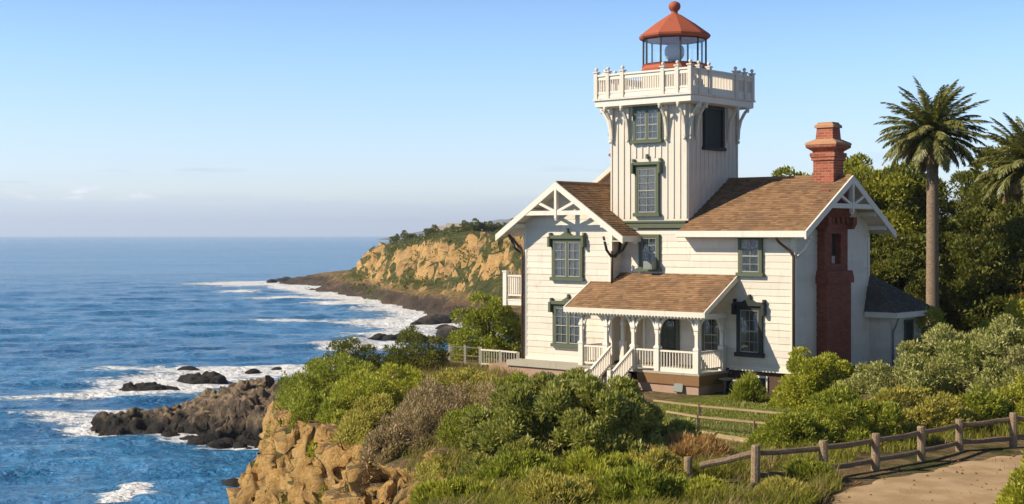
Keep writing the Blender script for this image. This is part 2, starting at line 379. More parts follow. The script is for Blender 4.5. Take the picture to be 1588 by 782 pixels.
def M_rock(name, a, b, c):
    m = Mat(name); pos = m.geo('Position'); z = m.xyz(pos)[2]
    f = m.noise(1.1, 8, pos, 0.65, 0.6); g = m.noise(6, 5, pos, 0.7)
    col = m.mix(m.rng(f, 0.38, 0.62), a, b); col = m.mix(m.rng(g, 0.5, 0.7, 0, 0.6), col, c)
    col = m.mix(m.mth('MULTIPLY', m.rng(m.xyz(m.geo('Normal'))[2], 0.55, 0.9), m.rng(f, 0.40, 0.58)), col, c)
    wet = m.rng(m.mth('ADD', z, m.mth('MULTIPLY', m.mth('SUBTRACT', f, 0.5), 3.0)), SEA + 2.6, SEA + 1.0)
    col = m.mix(wet, col, (0.022, 0.019, 0.017))
    vo = m.n('ShaderNodeTexVoronoi', feature='F1'); vo.inputs['Scale'].default_value = 0.8; m.set(vo.inputs['Vector'], pos)
    return m.done(col, 0.8, m.bump(m.mth('ADD', m.mth('ADD', f, m.mth('MULTIPLY', g, 0.4)), m.mth('MULTIPLY', vo.outputs['Distance'], 0.5)), 1.0, 0.5), 0.3)
rock_mat = M_rock('shore_rock', (0.075, 0.058, 0.043), (0.19, 0.135, 0.085), (0.33, 0.245, 0.15))
dark_rock = M_rock('dark_rock', (0.035, 0.029, 0.025), (0.085, 0.066, 0.05), (0.14, 0.10, 0.07))
def M_path():
    m = Mat('sandy_path'); f = m.noise(0.9, 6, None, 0.6); g = m.noise(18, 5, None, 0.7)
    c = m.mix(m.rng(f, 0.38, 0.64), (0.36, 0.25, 0.14), (0.47, 0.34, 0.20)); c = m.mix(m.rng(g, 0.52, 0.7, 0, 0.5), c, (0.27, 0.19, 0.11))
    return m.done(c, 0.95, m.bump(m.mth('ADD', f, m.mth('MULTIPLY', g, 0.3)), 0.6, 0.05), 0.1)
path_mat = M_path()
def M_sea():
    m = Mat('sea_water'); pos = m.geo('Position')
    def tex(sx, sy, sc_, det, dist=0.3):
        nd = m.n('ShaderNodeMapping'); nd.inputs['Scale'].default_value = (sx, sy, 1); nd.inputs['Rotation'].default_value = (0, 0, R(12)); m.set(nd.inputs[0], pos)
        return m.noise(sc_, det, nd.outputs[0], 0.6, dist)
    w1 = tex(0.05, 0.10, 1.0, 5); w2 = tex(0.30, 0.42, 1.0, 6); w3 = tex(0.9, 1.1, 1.0, 5); patch = tex(0.004, 0.012, 1.0, 4)
    h = m.mth('ADD', m.mth('ADD', m.mth('MULTIPLY', w1, 1.9), m.mth('MULTIPLY', w2, 1.8)), m.mth('MULTIPLY', w3, 0.95))
    fo = m.attr('foam')
    fn = tex(0.35, 0.8, 1.0, 8, 1.5); fn2 = tex(0.05, 0.16, 1.0, 5, 1.0)
    fv = m.mth('ADD', m.mth('MULTIPLY', fn, 0.6), m.mth('MULTIPLY', fn2, 0.4))
    fm = m.rng(m.mth('SUBTRACT', m.mth('ADD', fv, m.mth('MULTIPLY', fo, 0.60)), 0.80), -0.03, 0.08)
    fm = m.mth('MULTIPLY', fm, m.rng(fo, 0.02, 0.15))
    deep = m.mix(m.rng(patch, 0.35, 0.65), (0.025, 0.145, 0.34), (0.045, 0.23, 0.47))
    shallow = m.mix(m.rng(fo, 0.15, 0.9, 0, 0.6), deep, (0.045, 0.13, 0.17))
    col = m.mix(fm, shallow, (0.78, 0.80, 0.82))
    rough = m.mth('ADD', m.mth('MULTIPLY', fm, 0.6), 0.16)
    return m.done(col, rough, m.bump(h, 1.0, 0.8), 0.5, IOR=1.33)
sea_mat = M_sea()
# ================================================================ the land, the sea
NEAR = [(-3.2, -25), (-2.9, 20), (-2.6, 34), (-2.3, 39), (-1.6, 43), (-3.6, 47.5), (-5.0, 52.5), (-6.5, 57.5), (-8.0, 63), (-8.8, 70), (-8.9, 78), (-6.0, 88),
        (-1, 98), (6, 112), (14, 140), (24, 200), (24, 262), (200, 262), (200, -25)]
LAWN = [(4.5, 60), (4.5, 54), (6.3, 51.5), (10.5, 49.5), (13, 55), (14, 62), (10, 66)]
def near_h(x, y, detail=True):
    d = sdist(x, y, NEAR)
    far = np.clip(sstep(y, 84, 120), 0, 1)
    dn = d + fbm(x*0.16, y*0.16, oct=4, seed=3) * 2.2 + (ridged(x*0.35, y*0.35, oct=3, seed=8) - 0.5) * 1.6 * sstep(-d, -1.0, 1.5)
    t = np.clip(-dn, 0, 60)
    drop = 13.6 * (1 - np.exp(-(t/4.4)**1.2)) + 0.12 * np.clip(t - 6, 0, 30)
    crag = (ridged(x*0.42, y*0.42, oct=5, seed=21) - 0.55) * 2.6 * sstep(t, 0.3, 2.5) * (1 - sstep(t, 14, 20))
    rim = -0.55 * np.clip(1 - dn/3.0, 0, 1)**2 * (dn > 0) - 0.55 * (dn <= 0)
    z = -drop + crag + rim + 0.16 * fbm(x*0.12, y*0.12, oct=4, seed=5)
    return z
def gh(x, y):
    return float(near_h(np.array([x]), np.array([y]))[0])
def normals_of(P):
    dx = np.gradient(P, axis=1); dy = np.gradient(P, axis=0); n = np.cross(dx, dy)
    return n / np.maximum(np.linalg.norm(n, axis=-1, keepdims=True), 1e-9)
def axis(*segs):
    out = []
    for a, b, s in segs: out.append(np.arange(a, b, s))
    return np.concatenate(out + [np.array([segs[-1][1]])])
xs = axis((-46, -18, 1.0), (-18, 2, 0.09), (2, 3.5, 0.25), (3.5, 40, 0.8), (40, 200, 5)); ys = axis((-25, 32, 3), (32, 36, 0.4), (36, 72, 0.11), (72, 90, 0.3), (90, 130, 1.2), (130, 262, 3))
X, Y = np.meshgrid(xs, ys); Z = near_h(X, Y)
P = np.stack([X, Y, Z], -1); nn = normals_of(P)
steep = 1 - sstep(nn[..., 2], 0.55, 0.9)
WX = X + fbm(X*0.25, Y*0.25, Z*0.25, oct=3, seed=41) * 2.6; WY = Y + fbm(X*0.25, Y*0.25, Z*0.25, oct=3, seed=42) * 2.6; WZ = Z + fbm(X*0.3, Y*0.3, Z*0.3, oct=3, seed=43) * 1.5
dsp = (ridged(WX*0.38, WY*0.38, WZ*0.14, oct=6, seed=40) - 0.62) * 3.0                 # rain gullies down the face
dsp += fbm(WX*1.1, WY*1.1, WZ*1.5, oct=6, seed=50, gain=0.6) * 0.38
dsp += fracture(WX*0.62, WY*0.62, WZ*0.5, 300) * 0.36 + fracture(WX*1.7, WY*1.7, WZ*1.5, 310) * 0.26 + fracture(X*4.2, Y*4.2, Z*3.6, 320) * 0.14                   # crumbling rock
dsp -= 0.9 * sstep(ridged(WX*0.6 + 7, WY*0.6, WZ*0.9, oct=3, seed=55), 0.80, 0.93)    # cracks
P = P + nn * (dsp * steep)[..., None]
lawn = sstep(sdist(X, Y, LAWN) + fbm(X*0.5, Y*0.5, seed=4) * 0.8, -0.4, 0.4)
ground = fast_mesh('ground', P.reshape(-1, 3), grid_faces(len(ys), len(xs)), land_mat, smooth=True, attrs={'lawn': lawn.ravel()})
tag(ground, kind='structure')
# the path beyond the rail fence
PATH = [(7.8, 36.5), (9.2, 39.6), (11.0, 42.0), (14.2, 45.2), (17.6, 48.0), (21, 49.5), (30, 52), (33, 49), (25, 45.4), (20.0, 42.8), (16.4, 39.4), (14.6, 35.0), (12, 33)]
xs2 = np.arange(6, 33, 0.25); ys2 = np.arange(33, 53, 0.25); X2, Y2 = np.meshgrid(xs2, ys2)
ins = sdist(X2, Y2, PATH) + fbm(X2*0.7, Y2*0.7, oct=3, seed=9) * 0.7
Z2 = near_h(X2, Y2) + 0.05 + 0.03 * fbm(X2*0.8, Y2*0.8, seed=12) - 0.16 * sstep(-ins, -0.3, 0.5)
F2 = grid_faces(len(ys2), len(xs2)); keep = (ins.ravel()[F2] > -0.5).all(1)
path = fast_mesh('path', np.stack([X2, Y2, Z2], -1).reshape(-1, 3), F2[keep], path_mat, smooth=True); tag(path, kind='structure')

# the next headland along the coast
HEAD = [(70, 262), (16, 286), (-6, 302), (-13, 330), (-22, 362), (-31, 400), (-42, 446), (-60, 488), (-74, 520), (-87, 560), (-93, 580), (-90, 604), (-84, 640), (-66, 700), (-30, 800), (60, 1000), (300, 1500), (900, 1500), (900, 262)]
CLIFF = [(70, 296), (20, 318), (2, 336), (-12, 385), (-32, 425), (-50, 488), (-57, 530), (-50, 590), (-30, 680), (0, 790), (80, 1000), (300, 1500), (900, 1500), (900, 296)]
def head_h(x, y):
    d = sdist(x, y, HEAD)
    dn = d + fbm(x*0.02, y*0.02, oct=4, seed=31) * 9 + (ridged(x*0.045, y*0.045, oct=3, seed=33) - 0.5) * 9
    shelf = -1.6 + 3.4 * sstep(dn, -3, 7) + 2.6 * sstep(dn, 8, 22)
    dc = sdist(x, y, CLIFF) + fbm(x*0.035, y*0.035, oct=4, seed=34) * 6 + (ridged(x*0.07, y*0.07, oct=3, seed=39) - 0.5) * 8
    cl = (11.0 + 5.0 * sstep(y, 545, 380) + 1.8 * fbm(x*0.012, y*0.012, oct=3, seed=35)) * (0.34 * sstep(dc, -14, 2) + 0.66 * sstep(dc, 0, 9 + 5 * sstep(y, 460, 540)))
    rise = np.clip(dc - 8, 0, 400) * 0.012
    z = SEA + shelf + cl + rise + fbm(x*0.08, y*0.08, oct=4, seed=37) * (0.7 + 0.9 * sstep(dc, -2, 3) * (1 - sstep(dc, 10, 16)))
    z = z - 3.0 * np.clip(-d, 0, 12) / 4
    return z
xs3 = axis((-135, 40, 0.9), (40, 120, 3), (120, 900, 25)); ys3 = axis((262, 700, 1.5), (700, 1000, 8), (1000, 1500, 25))
X3, Y3 = np.meshgrid(xs3, ys3); Z3 = head_h(X3, Y3); P3 = np.stack([X3, Y3, Z3], -1); n3 = normals_of(P3)
st3 = 1 - sstep(n3[..., 2], 0.6, 0.92)
d3 = (ridged(X3*0.10, Y3*0.10, Z3*0.12, oct=5, seed=70) - 0.55) * 7.0 + fbm(X3*0.4, Y3*0.4, Z3*0.5, oct=3, seed=71) * 1.0
rk = (ridged(X3*0.22, Y3*0.22, oct=4, seed=73) - 0.45) * 2.4 * (1 - sstep(Z3, SEA + 2.5, SEA + 5))
d3 = d3 * 0.75 + fracture(X3*0.13, Y3*0.13, Z3*0.13, 330) * 1.1 + fracture(X3*0.4, Y3*0.4, Z3*0.4, 340) * 0.8
P3 = P3 + n3 * (d3 * st3)[..., None]; P3[..., 2] += rk
tag(fast_mesh('headland', P3.reshape(-1, 3), grid_faces(len(ys3), len(xs3)), far_land, smooth=False), kind='structure')

# far hills fading into the haze
hx = np.linspace(-700, 3200, 260); hy = np.linspace(5200, 8200, 40); HX, HY = np.meshgrid(hx, hy)
HZ = SEA - 4 + 118 * sstep(HX, -800, 250) * sstep(HY, 5200, 6600) * (0.75 + 0.5 * fbm(HX*0.0022, HY*0.0022, oct=5, seed=90)) + 9 * sstep(HX, -560, -380) + 10 * fbm(HX*0.01, HY*0.01, oct=3, seed=92) * sstep(HX, -400, 200)
HZ -= 12 * (1 - sstep(HX, -640, -520))
hm = Mat('hill_scrub'); hill_mat = hm.done(hm.mix(hm.rng(hm.noise(0.01, 5), 0.4, 0.6), (0.06, 0.075, 0.035), (0.16, 0.13, 0.07)), 0.95)
tag(fast_mesh('hills', np.stack([HX, HY, HZ], -1).reshape(-1, 3), grid_faces(40, 260), hill_mat, smooth=True), kind='structure')

# rocks of the point
SPIT = [(-44, 146), (-40, 142), (-33, 139.5), (-27, 136), (-23, 133.5), (-14, 129), (-2, 124), (14, 122), (22, 150), (-6, 164), (-15, 166), (-22, 161), (-27, 155), (-34, 151.5), (-41, 149)]
ISLET_A = [(-50.5, 180), (-46.5, 177.5), (-42, 178), (-41, 181), (-45, 184), (-49.5, 183)]
ISLET_B = [(-45.5, 187), (-41, 184), (-37.5, 185), (-37.2, 190), (-41, 192.5), (-45, 190.5)]
def rock_sheet(name, poly, top, step, mat, seed, reach, k=1.0):
    px_ = [p[0] for p in poly]; py_ = [p[1] for p in poly]
    x = np.arange(min(px_) - 2, max(px_) + 2, step); y = np.arange(min(py_) - 2, max(py_) + 2, step)
    A, B = np.meshgrid(x, y); d = sdist(A, B, poly) + fbm(A*0.25, B*0.25, oct=3, seed=seed) * reach * 0.35
    h = SEA - 1.2 + (1.2 + top(A, B)) * sstep(d, -1.2, reach) + (ridged(A*0.3, B*0.3, oct=5, seed=seed+1) - 0.5) * 3.0 * k * sstep(d, -1.0, 1.5)
    cap_ = SEA + top(A, B) * 0.92; h = np.where(h > cap_, cap_ + 0.35 * (h - cap_), h)
    q = np.stack([A, B, h], -1); n_ = normals_of(q)
    ds = (ridged(A*0.5, B*0.5, h*0.5, oct=4, seed=seed+2) - 0.5) * 1.1 + fbm(A*1.3, B*1.3, h*1.3, oct=5, seed=seed+3, gain=.6) * 0.95 + 0.45 * np.floor(fbm(A*0.5, B*0.5, h*0.7, oct=3, seed=seed+4) * 6) / 6
    ds = ds*0.7 + fracture(A*0.5, B*0.5, h*0.6, seed+50) * 0.9 + fracture(A*1.4, B*1.4, h*1.5, seed+60) * 0.35
    q = q + n_ * (ds * k)[..., None]; f = grid_faces(len(y), len(x)); f = f[(d.ravel()[f] > -2.2).any(1)]
    return fast_mesh(name, q.reshape(-1, 3), f, mat, smooth=False)
def spit_top(x, y): return 1.5 + 2.5 * sstep(x, -37, -27) + 0.5 * sstep(x, -24, -15)
o = rock_sheet('rock_point', SPIT, spit_top, 0.24, rock_mat, 110, 2.6, 1.0)
tag(o, kind='structure')
o = rock_sheet('rock_islet', ISLET_A, lambda x, y: 0.8 + 0*x, 0.2, dark_rock, 130, 2.0, .5)
tag(o, 'low outer dark rock awash in foam off the brown rocky point', 'rock islet', 'dark rocks off the point')
o = rock_sheet('rock_islet', ISLET_B, lambda x, y: 1.3 + 0*x, 0.2, dark_rock, 140, 2.0, .5)
tag(o, 'higher dark rock behind the tip of the brown rocky point, ringed by surf', 'rock islet', 'dark rocks off the point')

# the sea
r1 = np.concatenate([np.linspace(4, 70, 12)[:-1], 70 * 1.0072 ** np.arange(0, 330), 70 * 1.0072**330 * 1.03 ** np.arange(1, 104)])
th = np.concatenate([np.arange(-180, -40, 7), np.arange(-40, -22, 0.6), np.arange(-22, 3, 0.085), np.arange(3, 30, 0.8), np.arange(30, 181, 7.55)])
TH, RR = np.meshgrid(np.radians(th), r1); SX = np.sin(TH) * RR; SY = np.cos(TH) * RR
foam = np.zeros(SX.shape); SZ = np.full(SX.shape, SEA)
m = (RR < 1100) & (np.abs(TH) < R(40)); mx, my = SX[m], SY[m]
f = np.zeros(mx.shape); wob = fbm(mx*0.05, my*0.05, oct=3, seed=150)
for poly, off, w, a in ((NEAR, -7.0, 3.2, 0.8), (HEAD, -1.5, 15.0, 1.1), (SPIT, 0.0, 4.6, 1.0), (ISLET_A, 0, 5.5, 1.0), (ISLET_B, 0, 5.5, 1.0)):
    dd = np.clip(-(sdist(mx, my, poly) - off), 0, None); f = np.maximum(f, a * np.exp(-(dd / (w * (1 + 0.7*wob)))**1.1))
def patch(px, py, wx, wy, a):
    """foam patch on the water seen at a bearing: half widths in metres"""
    c = on_ground(px, py, SEA); global f
    f = np.maximum(f, a * np.exp(-(((mx - c.x) / wx)**2 + ((my - c.y) / wy)**2)))
for q in ((280, 590, 14, 16, 0.88), (400, 578, 18, 12, 1.0), (330, 573, 26, 9, 0.8), (120, 618, 19, 3.0, 0.74), (20, 622, 9, 2.0, 0.6), (150, 655, 10, 4.0, 0.9), (95, 648, 8, 2.2, 0.8), (210, 640, 10, 5, .85), (235, 668, 9, 2.6, 0.9),
          (330, 684, 8, 1.8, 0.85), (210, 640, 9, 3, 0.62), (560, 540, 9, 9, 0.95), (600, 500, 16, 20, 0.8), (660, 505, 14, 30, 1.05), (620, 520, 14, 14, .9), (560, 535, 11, 9, 1.0), (690, 525, 10, 12, 0.95), (450, 498, 20, 10, 0.62), (520, 540, 5, 7, 0.8),
          (400, 440, 40, 40, 0.85), (370, 452, 14, 16, 0.7), (480, 462, 26, 14, 0.85), (560, 470, 20, 16, 0.85), (360, 745, 3.5, 1.6, 0.6), (330, 705, 5, 1.0, 0.5), (300, 720, 3, 1, 0.45), (385, 765, 2.5, 1.5, 0.7),
          (200, 770, 3.2, 1.6, 0.9), (640, 478, 20, 16, 0.8), (470, 520, 10, 3, 0.45)):
    patch(*q)
def breaker(px0, py0, px1, py1, h, w):
    """a wave standing up and breaking along a line of the water"""
    a = on_ground(px0, py0, SEA); b = on_ground(px1, py1, SEA); global f, zz
    d = (b - a); ln = d.length; t = np.clip(((mx-a.x)*d.x + (my-a.y)*d.y) / ln**2, 0, 1)
    dist = np.hypot(mx - a.x - t*d.x, my - a.y - t*d.y); pf = np.sin(np.clip(t, 0, 1) * math.pi) ** 0.6
    zz = np.maximum(zz, h * pf * np.exp(-(dist / w)**2) * (1 + 0.5 * fbm(mx*0.8, my*0.8, seed=160)))
    f = np.maximum(f, 0.85 * np.exp(-(dist / (w*1.5))**2) * (pf > 0.25))
zz = np.zeros(mx.shape)
breaker(165, 785, 222, 752, 0.22, 1.1); breaker(530, 541, 566, 528, 0.8, 2.2); breaker(530, 545, 640, 541, 0.6, 1.8)
rough_ = 1 - sstep(RR[m], 350, 900)
cr = np.cos(R(12)); sr = np.sin(R(12)); wx_ = mx*cr + my*sr; wy_ = -mx*sr + my*cr
zz = zz + (fbm(wx_*0.05, wy_*0.14, oct=3, seed=170) * 0.75 + (ridged(wx_*0.13, wy_*0.33, oct=3, seed=175) - 0.5) * 0.55) * rough_
foam[m] = np.clip(f, 0, 1.1); SZ[m] += zz
sea = fast_mesh('sea', np.stack([SX, SY, SZ], -1).reshape(-1, 3), grid_faces(*SX.shape)[:, ::-1], sea_mat, smooth=True, attrs={'foam': foam.ravel()})
tag(sea, kind='structure')

# haze over the water
hzb = MB().box((-17000, -17000, SEA - 6), (17000, 17000, 175)).build('haze', None)
hzm = Mat('haze_air'); pv = hzm.n('ShaderNodeVolumePrincipled'); pv.inputs['Color'].default_value = (0.80, 0.88, 1.0, 1); pv.inputs['Density'].default_value = 0.00010; pv.inputs['Anisotropy'].default_value = 0.2
hzm.t.links.new(pv.outputs[0], hzm.out.inputs['Volume']); hzb.data.materials[0] = hzm.m
tag(hzb, kind='stuff')

# boulders in the surf
def boulder_mesh(seed, mat):
    n = 14; vs = []; 
    th_ = np.linspace(0, 2*np.pi, 21)[:-1]; ph = np.linspace(-0.5*np.pi, 0.5*np.pi, n)
    T, Q = np.meshgrid(th_, ph); x = np.cos(T)*np.cos(Q); y = np.sin(T)*np.cos(Q); z = np.sin(Q)
    r = 0.72 + 0.5 * ridged(x*1.3+seed, y*1.3, z*1.3, oct=4, seed=seed) + 0.12 * fbm(x*4, y*4, z*4, seed=seed)
    v = np.stack([x*r, y*r, z*r*0.62], -1).reshape(-1, 3); i = np.arange(n*20).reshape(n, 20); j = np.roll(i, -1, 1)
    fc = np.stack([i[:-1], j[:-1], j[1:], i[1:]], -1).reshape(-1, 4)
    return fast_mesh('boulder', v, fc, mat, smooth=True)
rnd = random.Random(5)
bprot = [boulder_mesh(k*7+3, dark_rock) for k in range(3)]
bspots = [(662, 505, 2.6), (676, 502, 2.8), (690, 512, 1.6), (648, 506, 1.4), (706, 500, 3.2), (718, 522, 2.2), (700, 524, 3.0), (690, 530, 1.6), (640, 528, 2.0), (622, 527, 1.7), (606, 528, 1.5), (588, 527, 1.6), (574, 530, 1.0), (716, 535, 1.6), (655, 533, 1.0), (664, 528, 1.1)]
for k, (px, py, s) in enumerate(bspots):
    b = bprot[k] if k < 3 else bprot[k % 3].copy()
    if k >= 3: sc.collection.objects.link(b)
    p = on_ground(px, py, SEA); b.location = (p.x, p.y, SEA + s*0.05); b.rotation_euler = (rnd.uniform(-.2, .2), rnd.uniform(-.2, .2), rnd.uniform(0, 6.3)); b.scale = (s*1.25, s, s)
    tag(b, 'dark wet boulder standing in the white surf off the beach below the headland', 'boulder', 'boulders in the surf off the beach')
for k, (px, py, s, lab) in enumerate(((292, 577, 1.2, 'small dark rock poking out of the foam behind the two dark islets'), (153, 664, 0.6, 'tiny dark rock in the foam just beyond the tip of the rocky point'),
        (352, 690, 0.9, 'small wet rock at the foot of the rocky point, nearest the sandy cliff'), (318, 688, 1.3, 'low dark rock at the foot of the tall dark face of the rocky point'), (364, 755, 0.9, 'flat black rock lying in the water under the sandy cliff'))):
    b = bprot[k % 3].copy(); sc.collection.objects.link(b); p = on_ground(px, py, SEA); b.location = (p.x, p.y, SEA + s*0.05); b.scale = (s*1.4, s, s); b.rotation_euler = (0, 0, k*1.3); b.name = 'rock'; tag(b, 'small dark rock in the surf around the rocky point and its islets', 'rock', 'small rocks around the rocky point')

rnd = random.Random(8)
for k, (px, py) in enumerate(((178, 661), (205, 672), (232, 677), (265, 682), (296, 686), (338, 692), (372, 693), (385, 702), (250, 606), (222, 612), (345, 596), (275, 600), (210, 603), (430, 575), (455, 573), (392, 578))):
    b = bprot[k % 3].copy(); sc.collection.objects.link(b); p = on_ground(px, py, SEA); s_ = rnd.uniform(.5, 1.1); b.location = (p.x, p.y, SEA + .05); b.scale = (s_*1.4, s_, s_); b.rotation_euler = (0, 0, rnd.uniform(0, 6)); b.name = 'rock'
    tag(b, 'small dark rock in the surf around the rocky point and its islets', 'rock', 'small rocks around the rocky point')

rnd = random.Random(18)
for k in range(22):
    px = 425 + k*11 + rnd.uniform(-5, 5); py = 437 + max(0, k-4)*1.55 + rnd.uniform(-2, 3); b = bprot[k % 3].copy(); sc.collection.objects.link(b); p = on_ground(px, py, SEA); s_ = rnd.uniform(1.2, 3.0); b.location = (p.x, p.y, SEA + .1); b.scale = (s_*1.7, s_, s_*1.1); b.rotation_euler = (0, 0, rnd.uniform(0, 6)); b.name = 'rock'
    tag(b, 'dark rock in the white surf along the foot of the orange headland', 'rock', 'rocks along the foot of the headland')

rnd = random.Random(28); k = 0
while k < 20:
    x = rnd.uniform(-12, -2); y = rnd.uniform(42, 62); d_ = float(sdist(np.array([x]), np.array([y]), NEAR)[0])
    if not -5 < d_ < -.6: continue
    b = bprot[k % 3].copy(); b.data = b.data.copy(); b.data.materials[0] = land_mat; b.data.polygons.foreach_set('use_smooth', [False]*len(b.data.polygons)); sc.collection.objects.link(b); s_ = rnd.uniform(.25, .7)
    b.location = (x, y, gh(x, y) + .1); b.scale = (s_, s_*1.3, s_*1.2); b.rotation_euler = (rnd.uniform(-.6, .6), rnd.uniform(-.6, .6), rnd.uniform(0, 6)); b.name = 'sandstone_boulder'; k += 1
    tag(b, 'rough sandstone boulder stuck in the near golden cliff face', 'boulder', 'boulders in the near cliff face')
# ================================================================ the lighthouse
HOUSE_RZ = R(-41)
house = empty('lighthouse', (12.71, 64.0, 0.0), HOUSE_RZ)
tag(house, 'white two storey wooden lighthouse house with square tower and red lantern', 'lighthouse')
def hw(u, v, z=0):
    c, s = math.cos(HOUSE_RZ), math.sin(HOUSE_RZ); return Vector((12.71 + u*c - v*s, 64.0 + u*s + v*c, z))
def clip(poly, ax, lo, hi):
    for sgn, lim in ((1, lo), (-1, -hi)):
        out = []
        for i in range(len(poly)):
            a, b = poly[i], poly[(i+1) % len(poly)]; da, db = sgn*a[ax] - lim, sgn*b[ax] - lim
            if da >= 0: out.append(a)
            if (da >= 0) != (db >= 0):
                t = da / (da - db); out.append((a[0] + (b[0]-a[0])*t, a[1] + (b[1]-a[1])*t))
        poly = out
        if len(poly) < 3: return []
    return poly
def lapped(mb, poly, O, S, T, Nn, pitch, lip, tab=None, rng=None):
    """overlapping courses over a polygon of a plane: boards, or shingles when tab is given"""
    O, S, T, Nn = Vector(O), Vector(S).normalized(), Vector(T).normalized(), Vector(Nn).normalized()
    t0 = min(p[1] for p in poly); t1 = max(p[1] for p in poly); k = 0
    while t0 + k*pitch < t1 - 1e-4:
        a, b = t0 + k*pitch, min(t0 + (k+1)*pitch, t1)
        row = clip(list(poly), 1, a, b); k += 1
        if not row: continue
        cells = [row]
        if tab:
            cells = []; s0 = min(p[0] for p in row); s1 = max(p[0] for p in row); s = s0 - rng.random()*tab
            while s < s1:
                w = tab * rng.uniform(0.6, 1.5); c = clip(row, 0, s, s + w)
                if c: cells.append(c)
                s += w
        for c in cells:
            lo = lip * (rng.uniform(0.7, 1.5) if tab else 1.0); n = len(c); dz = rng.uniform(0, 0.01) if tab else 0
            top = [O + S*p[0] + T*(p[1] - (dz if abs(p[1]-a) < 1e-4 else 0)) + Nn*(lo*(b - p[1])/pitch + 0.002) for p in c]
            bot = []; fs = [tuple(range(n))]
            for i in range(n):
                j = (i+1) % n
                if abs(c[i][1]-a) < 1e-4 and abs(c[j][1]-a) < 1e-4:
                    q = len(top) + len(bot); bot += [O + S*c[i][0] + T*c[i][1] - Nn*0.004, O + S*c[j][0] + T*c[j][1] - Nn*0.004]
                    fs.append((j, i, q, q+1))
            mb.add(top + bot, fs)
rs = random.Random(11); rw = random.Random(12)
def wall(name, poly, O, S, Nn, mat=white_siding, pitch=0.31, lip=0.02, back=0.12):
    mb = MB(); lapped(mb, poly, O, S, (0, 0, 1), Nn, pitch, lip, 3.4, rw)
    O, S, Nn = Vector(O), Vector(S), Vector(Nn)
    mb.prism([O + S*p[0] + Vector((0, 0, p[1])) - Nn*0.003 for p in poly], -Nn*back)
    return mb.build(name, mat, house)
def roof(name, poly3, mat=shingle, thick=0.13, under=white_trim, pitch=0.17, tab=0.28, parent=None):
    """poly3: corners in order, first edge is the eave (left to right seen from outside)"""
    p = [Vector(q) for q in poly3]; S = (p[1]-p[0]).normalized(); Nn = S.cross(p[-1]-p[0]).normalized(); T = Nn.cross(S)
    pl = [((q-p[0]).dot(S), (q-p[0]).dot(T)) for q in p]
    mb = MB(); lapped(mb, pl, p[0], S, T, Nn, pitch, 0.022, tab, rs)
    r = mb.build(name, mat, parent or house)
    MB().prism([q - Nn*0.012 for q in p], -Nn*thick).build('roof_deck', under, r); return r
FU = Vector((0, -1, 0)); RU = Vector((1, 0, 0))                      # outward normals of front and right walls
# --- walls
Z0, ZE = 1.1, 7.45
wall('wall', [(-9.7, Z0), (0, Z0), (0, 7.42), (-5.77, 7.42), (-5.77, 7.7), (-9.7, 7.7)], (0, 0, 0), (1, 0, 0), FU) if False else None
wall('wall', [(-9.7, Z0), (0, Z0), (0, 7.55), (-9.7, 7.55)], (0, 0, 0), (1, 0, 0), FU)
RIDGE_V, RIDGE_Z, EAVE_Z = 3.58, 10.02, 7.46
slp = (RIDGE_Z - EAVE_Z) / (RIDGE_V + 0.75)
def zroof(v): return EAVE_Z + slp * (v + 0.75) if v < RIDGE_V else RIDGE_Z - slp * (v - RIDGE_V)
wall('wall', [(0, Z0), (7.15, Z0), (7.15, zroof(7.15)-.16), (RIDGE_V, RIDGE_Z-.16), (0, zroof(0)-.16)], (0, 0, 0), (0, 1, 0), RU)
LV, LA, LB = -0.75, -15.3, -9.7                                     # left wing front and its two corners
LRU, LRZ = -12.5, 9.9; lsl = 0.655
def zl(u): return LRZ - lsl * abs(u - LRU)
wall('wall', [(LA, 0.95), (LB, 0.95), (LB, zl(LB)-.16), (LRU, LRZ-.16), (LA, zl(LA)-.16)], (0, LV, 0), (1, 0, 0), FU)
wall('wall', [(LV+.001, Z0), (0, Z0), (0, zl(LB)-.2), (LV+.001, zl(LB)-.2)], (LB, 0, 0), (0, 1, 0), RU)
wall('wall', [(-7.15, 0.95), (-LV, 0.95), (-LV, zl(LA)-.2), (-7.15, zl(LA)-.2)], (LA, 0, 0), (0, -1, 0), (-1, 0, 0))
wall('rear_wall', [(0, Z0), (15.3, Z0), (15.3, 7.2), (0, 7.2)], (0, 7.15, 0), (-1, 0, 0), (0, 1, 0))
for bx_ in (((-0.16, -0.045, Z0), (0.045, 0.0, 7.3)), ((0.0, -0.001, Z0), (0.046, 0.15, 7.3)), ((0, 7.0, Z0), (0.046, 7.19, 7.2)), ((LB-.14, LV-.045, .95), (LB+.045, LV, 7.9)), ((LB, LV+.001, .95), (LB+.046, LV+.14, 7.9)),
            ((LA-.045, LV-.046, .95), (LA+.14, LV, 7.9)), ((LA-.046, LV+.001, .95), (LA, LV+.14, 7.9))): MB().box(*bx_).build('corner_board', white_trim, house)
for bx_ in (((-3.4, -.055, 1.02), (.055, .01, 1.22)), ((0, -.054, 1.021), (.056, 7.2, 1.221)), ((LA-.055, LV-.055, .86), (LB+.055, LV+.01, 1.03))): MB().box(*bx_).build('base_board', white_trim, house)
# --- foundation
MB().box((-9.7, .16, -.3), (-.12, 7.0, 1.1)).build('foundation', dark_base, house)
MB().box((LA+.1, LV+.12, -.5), (-9.6, 7.0, .95)).build('foundation', stone_base, house)
pw = MB().box((-16.9, -1.75, -.8), (-10.2, LV+.1, .62)); pw.build('terrace_wall', stone_base, house)
MB().box((-15.6, -1.86, .62), (-10.3, LV+.05, .90)).build('terrace_kerb', concrete, house)
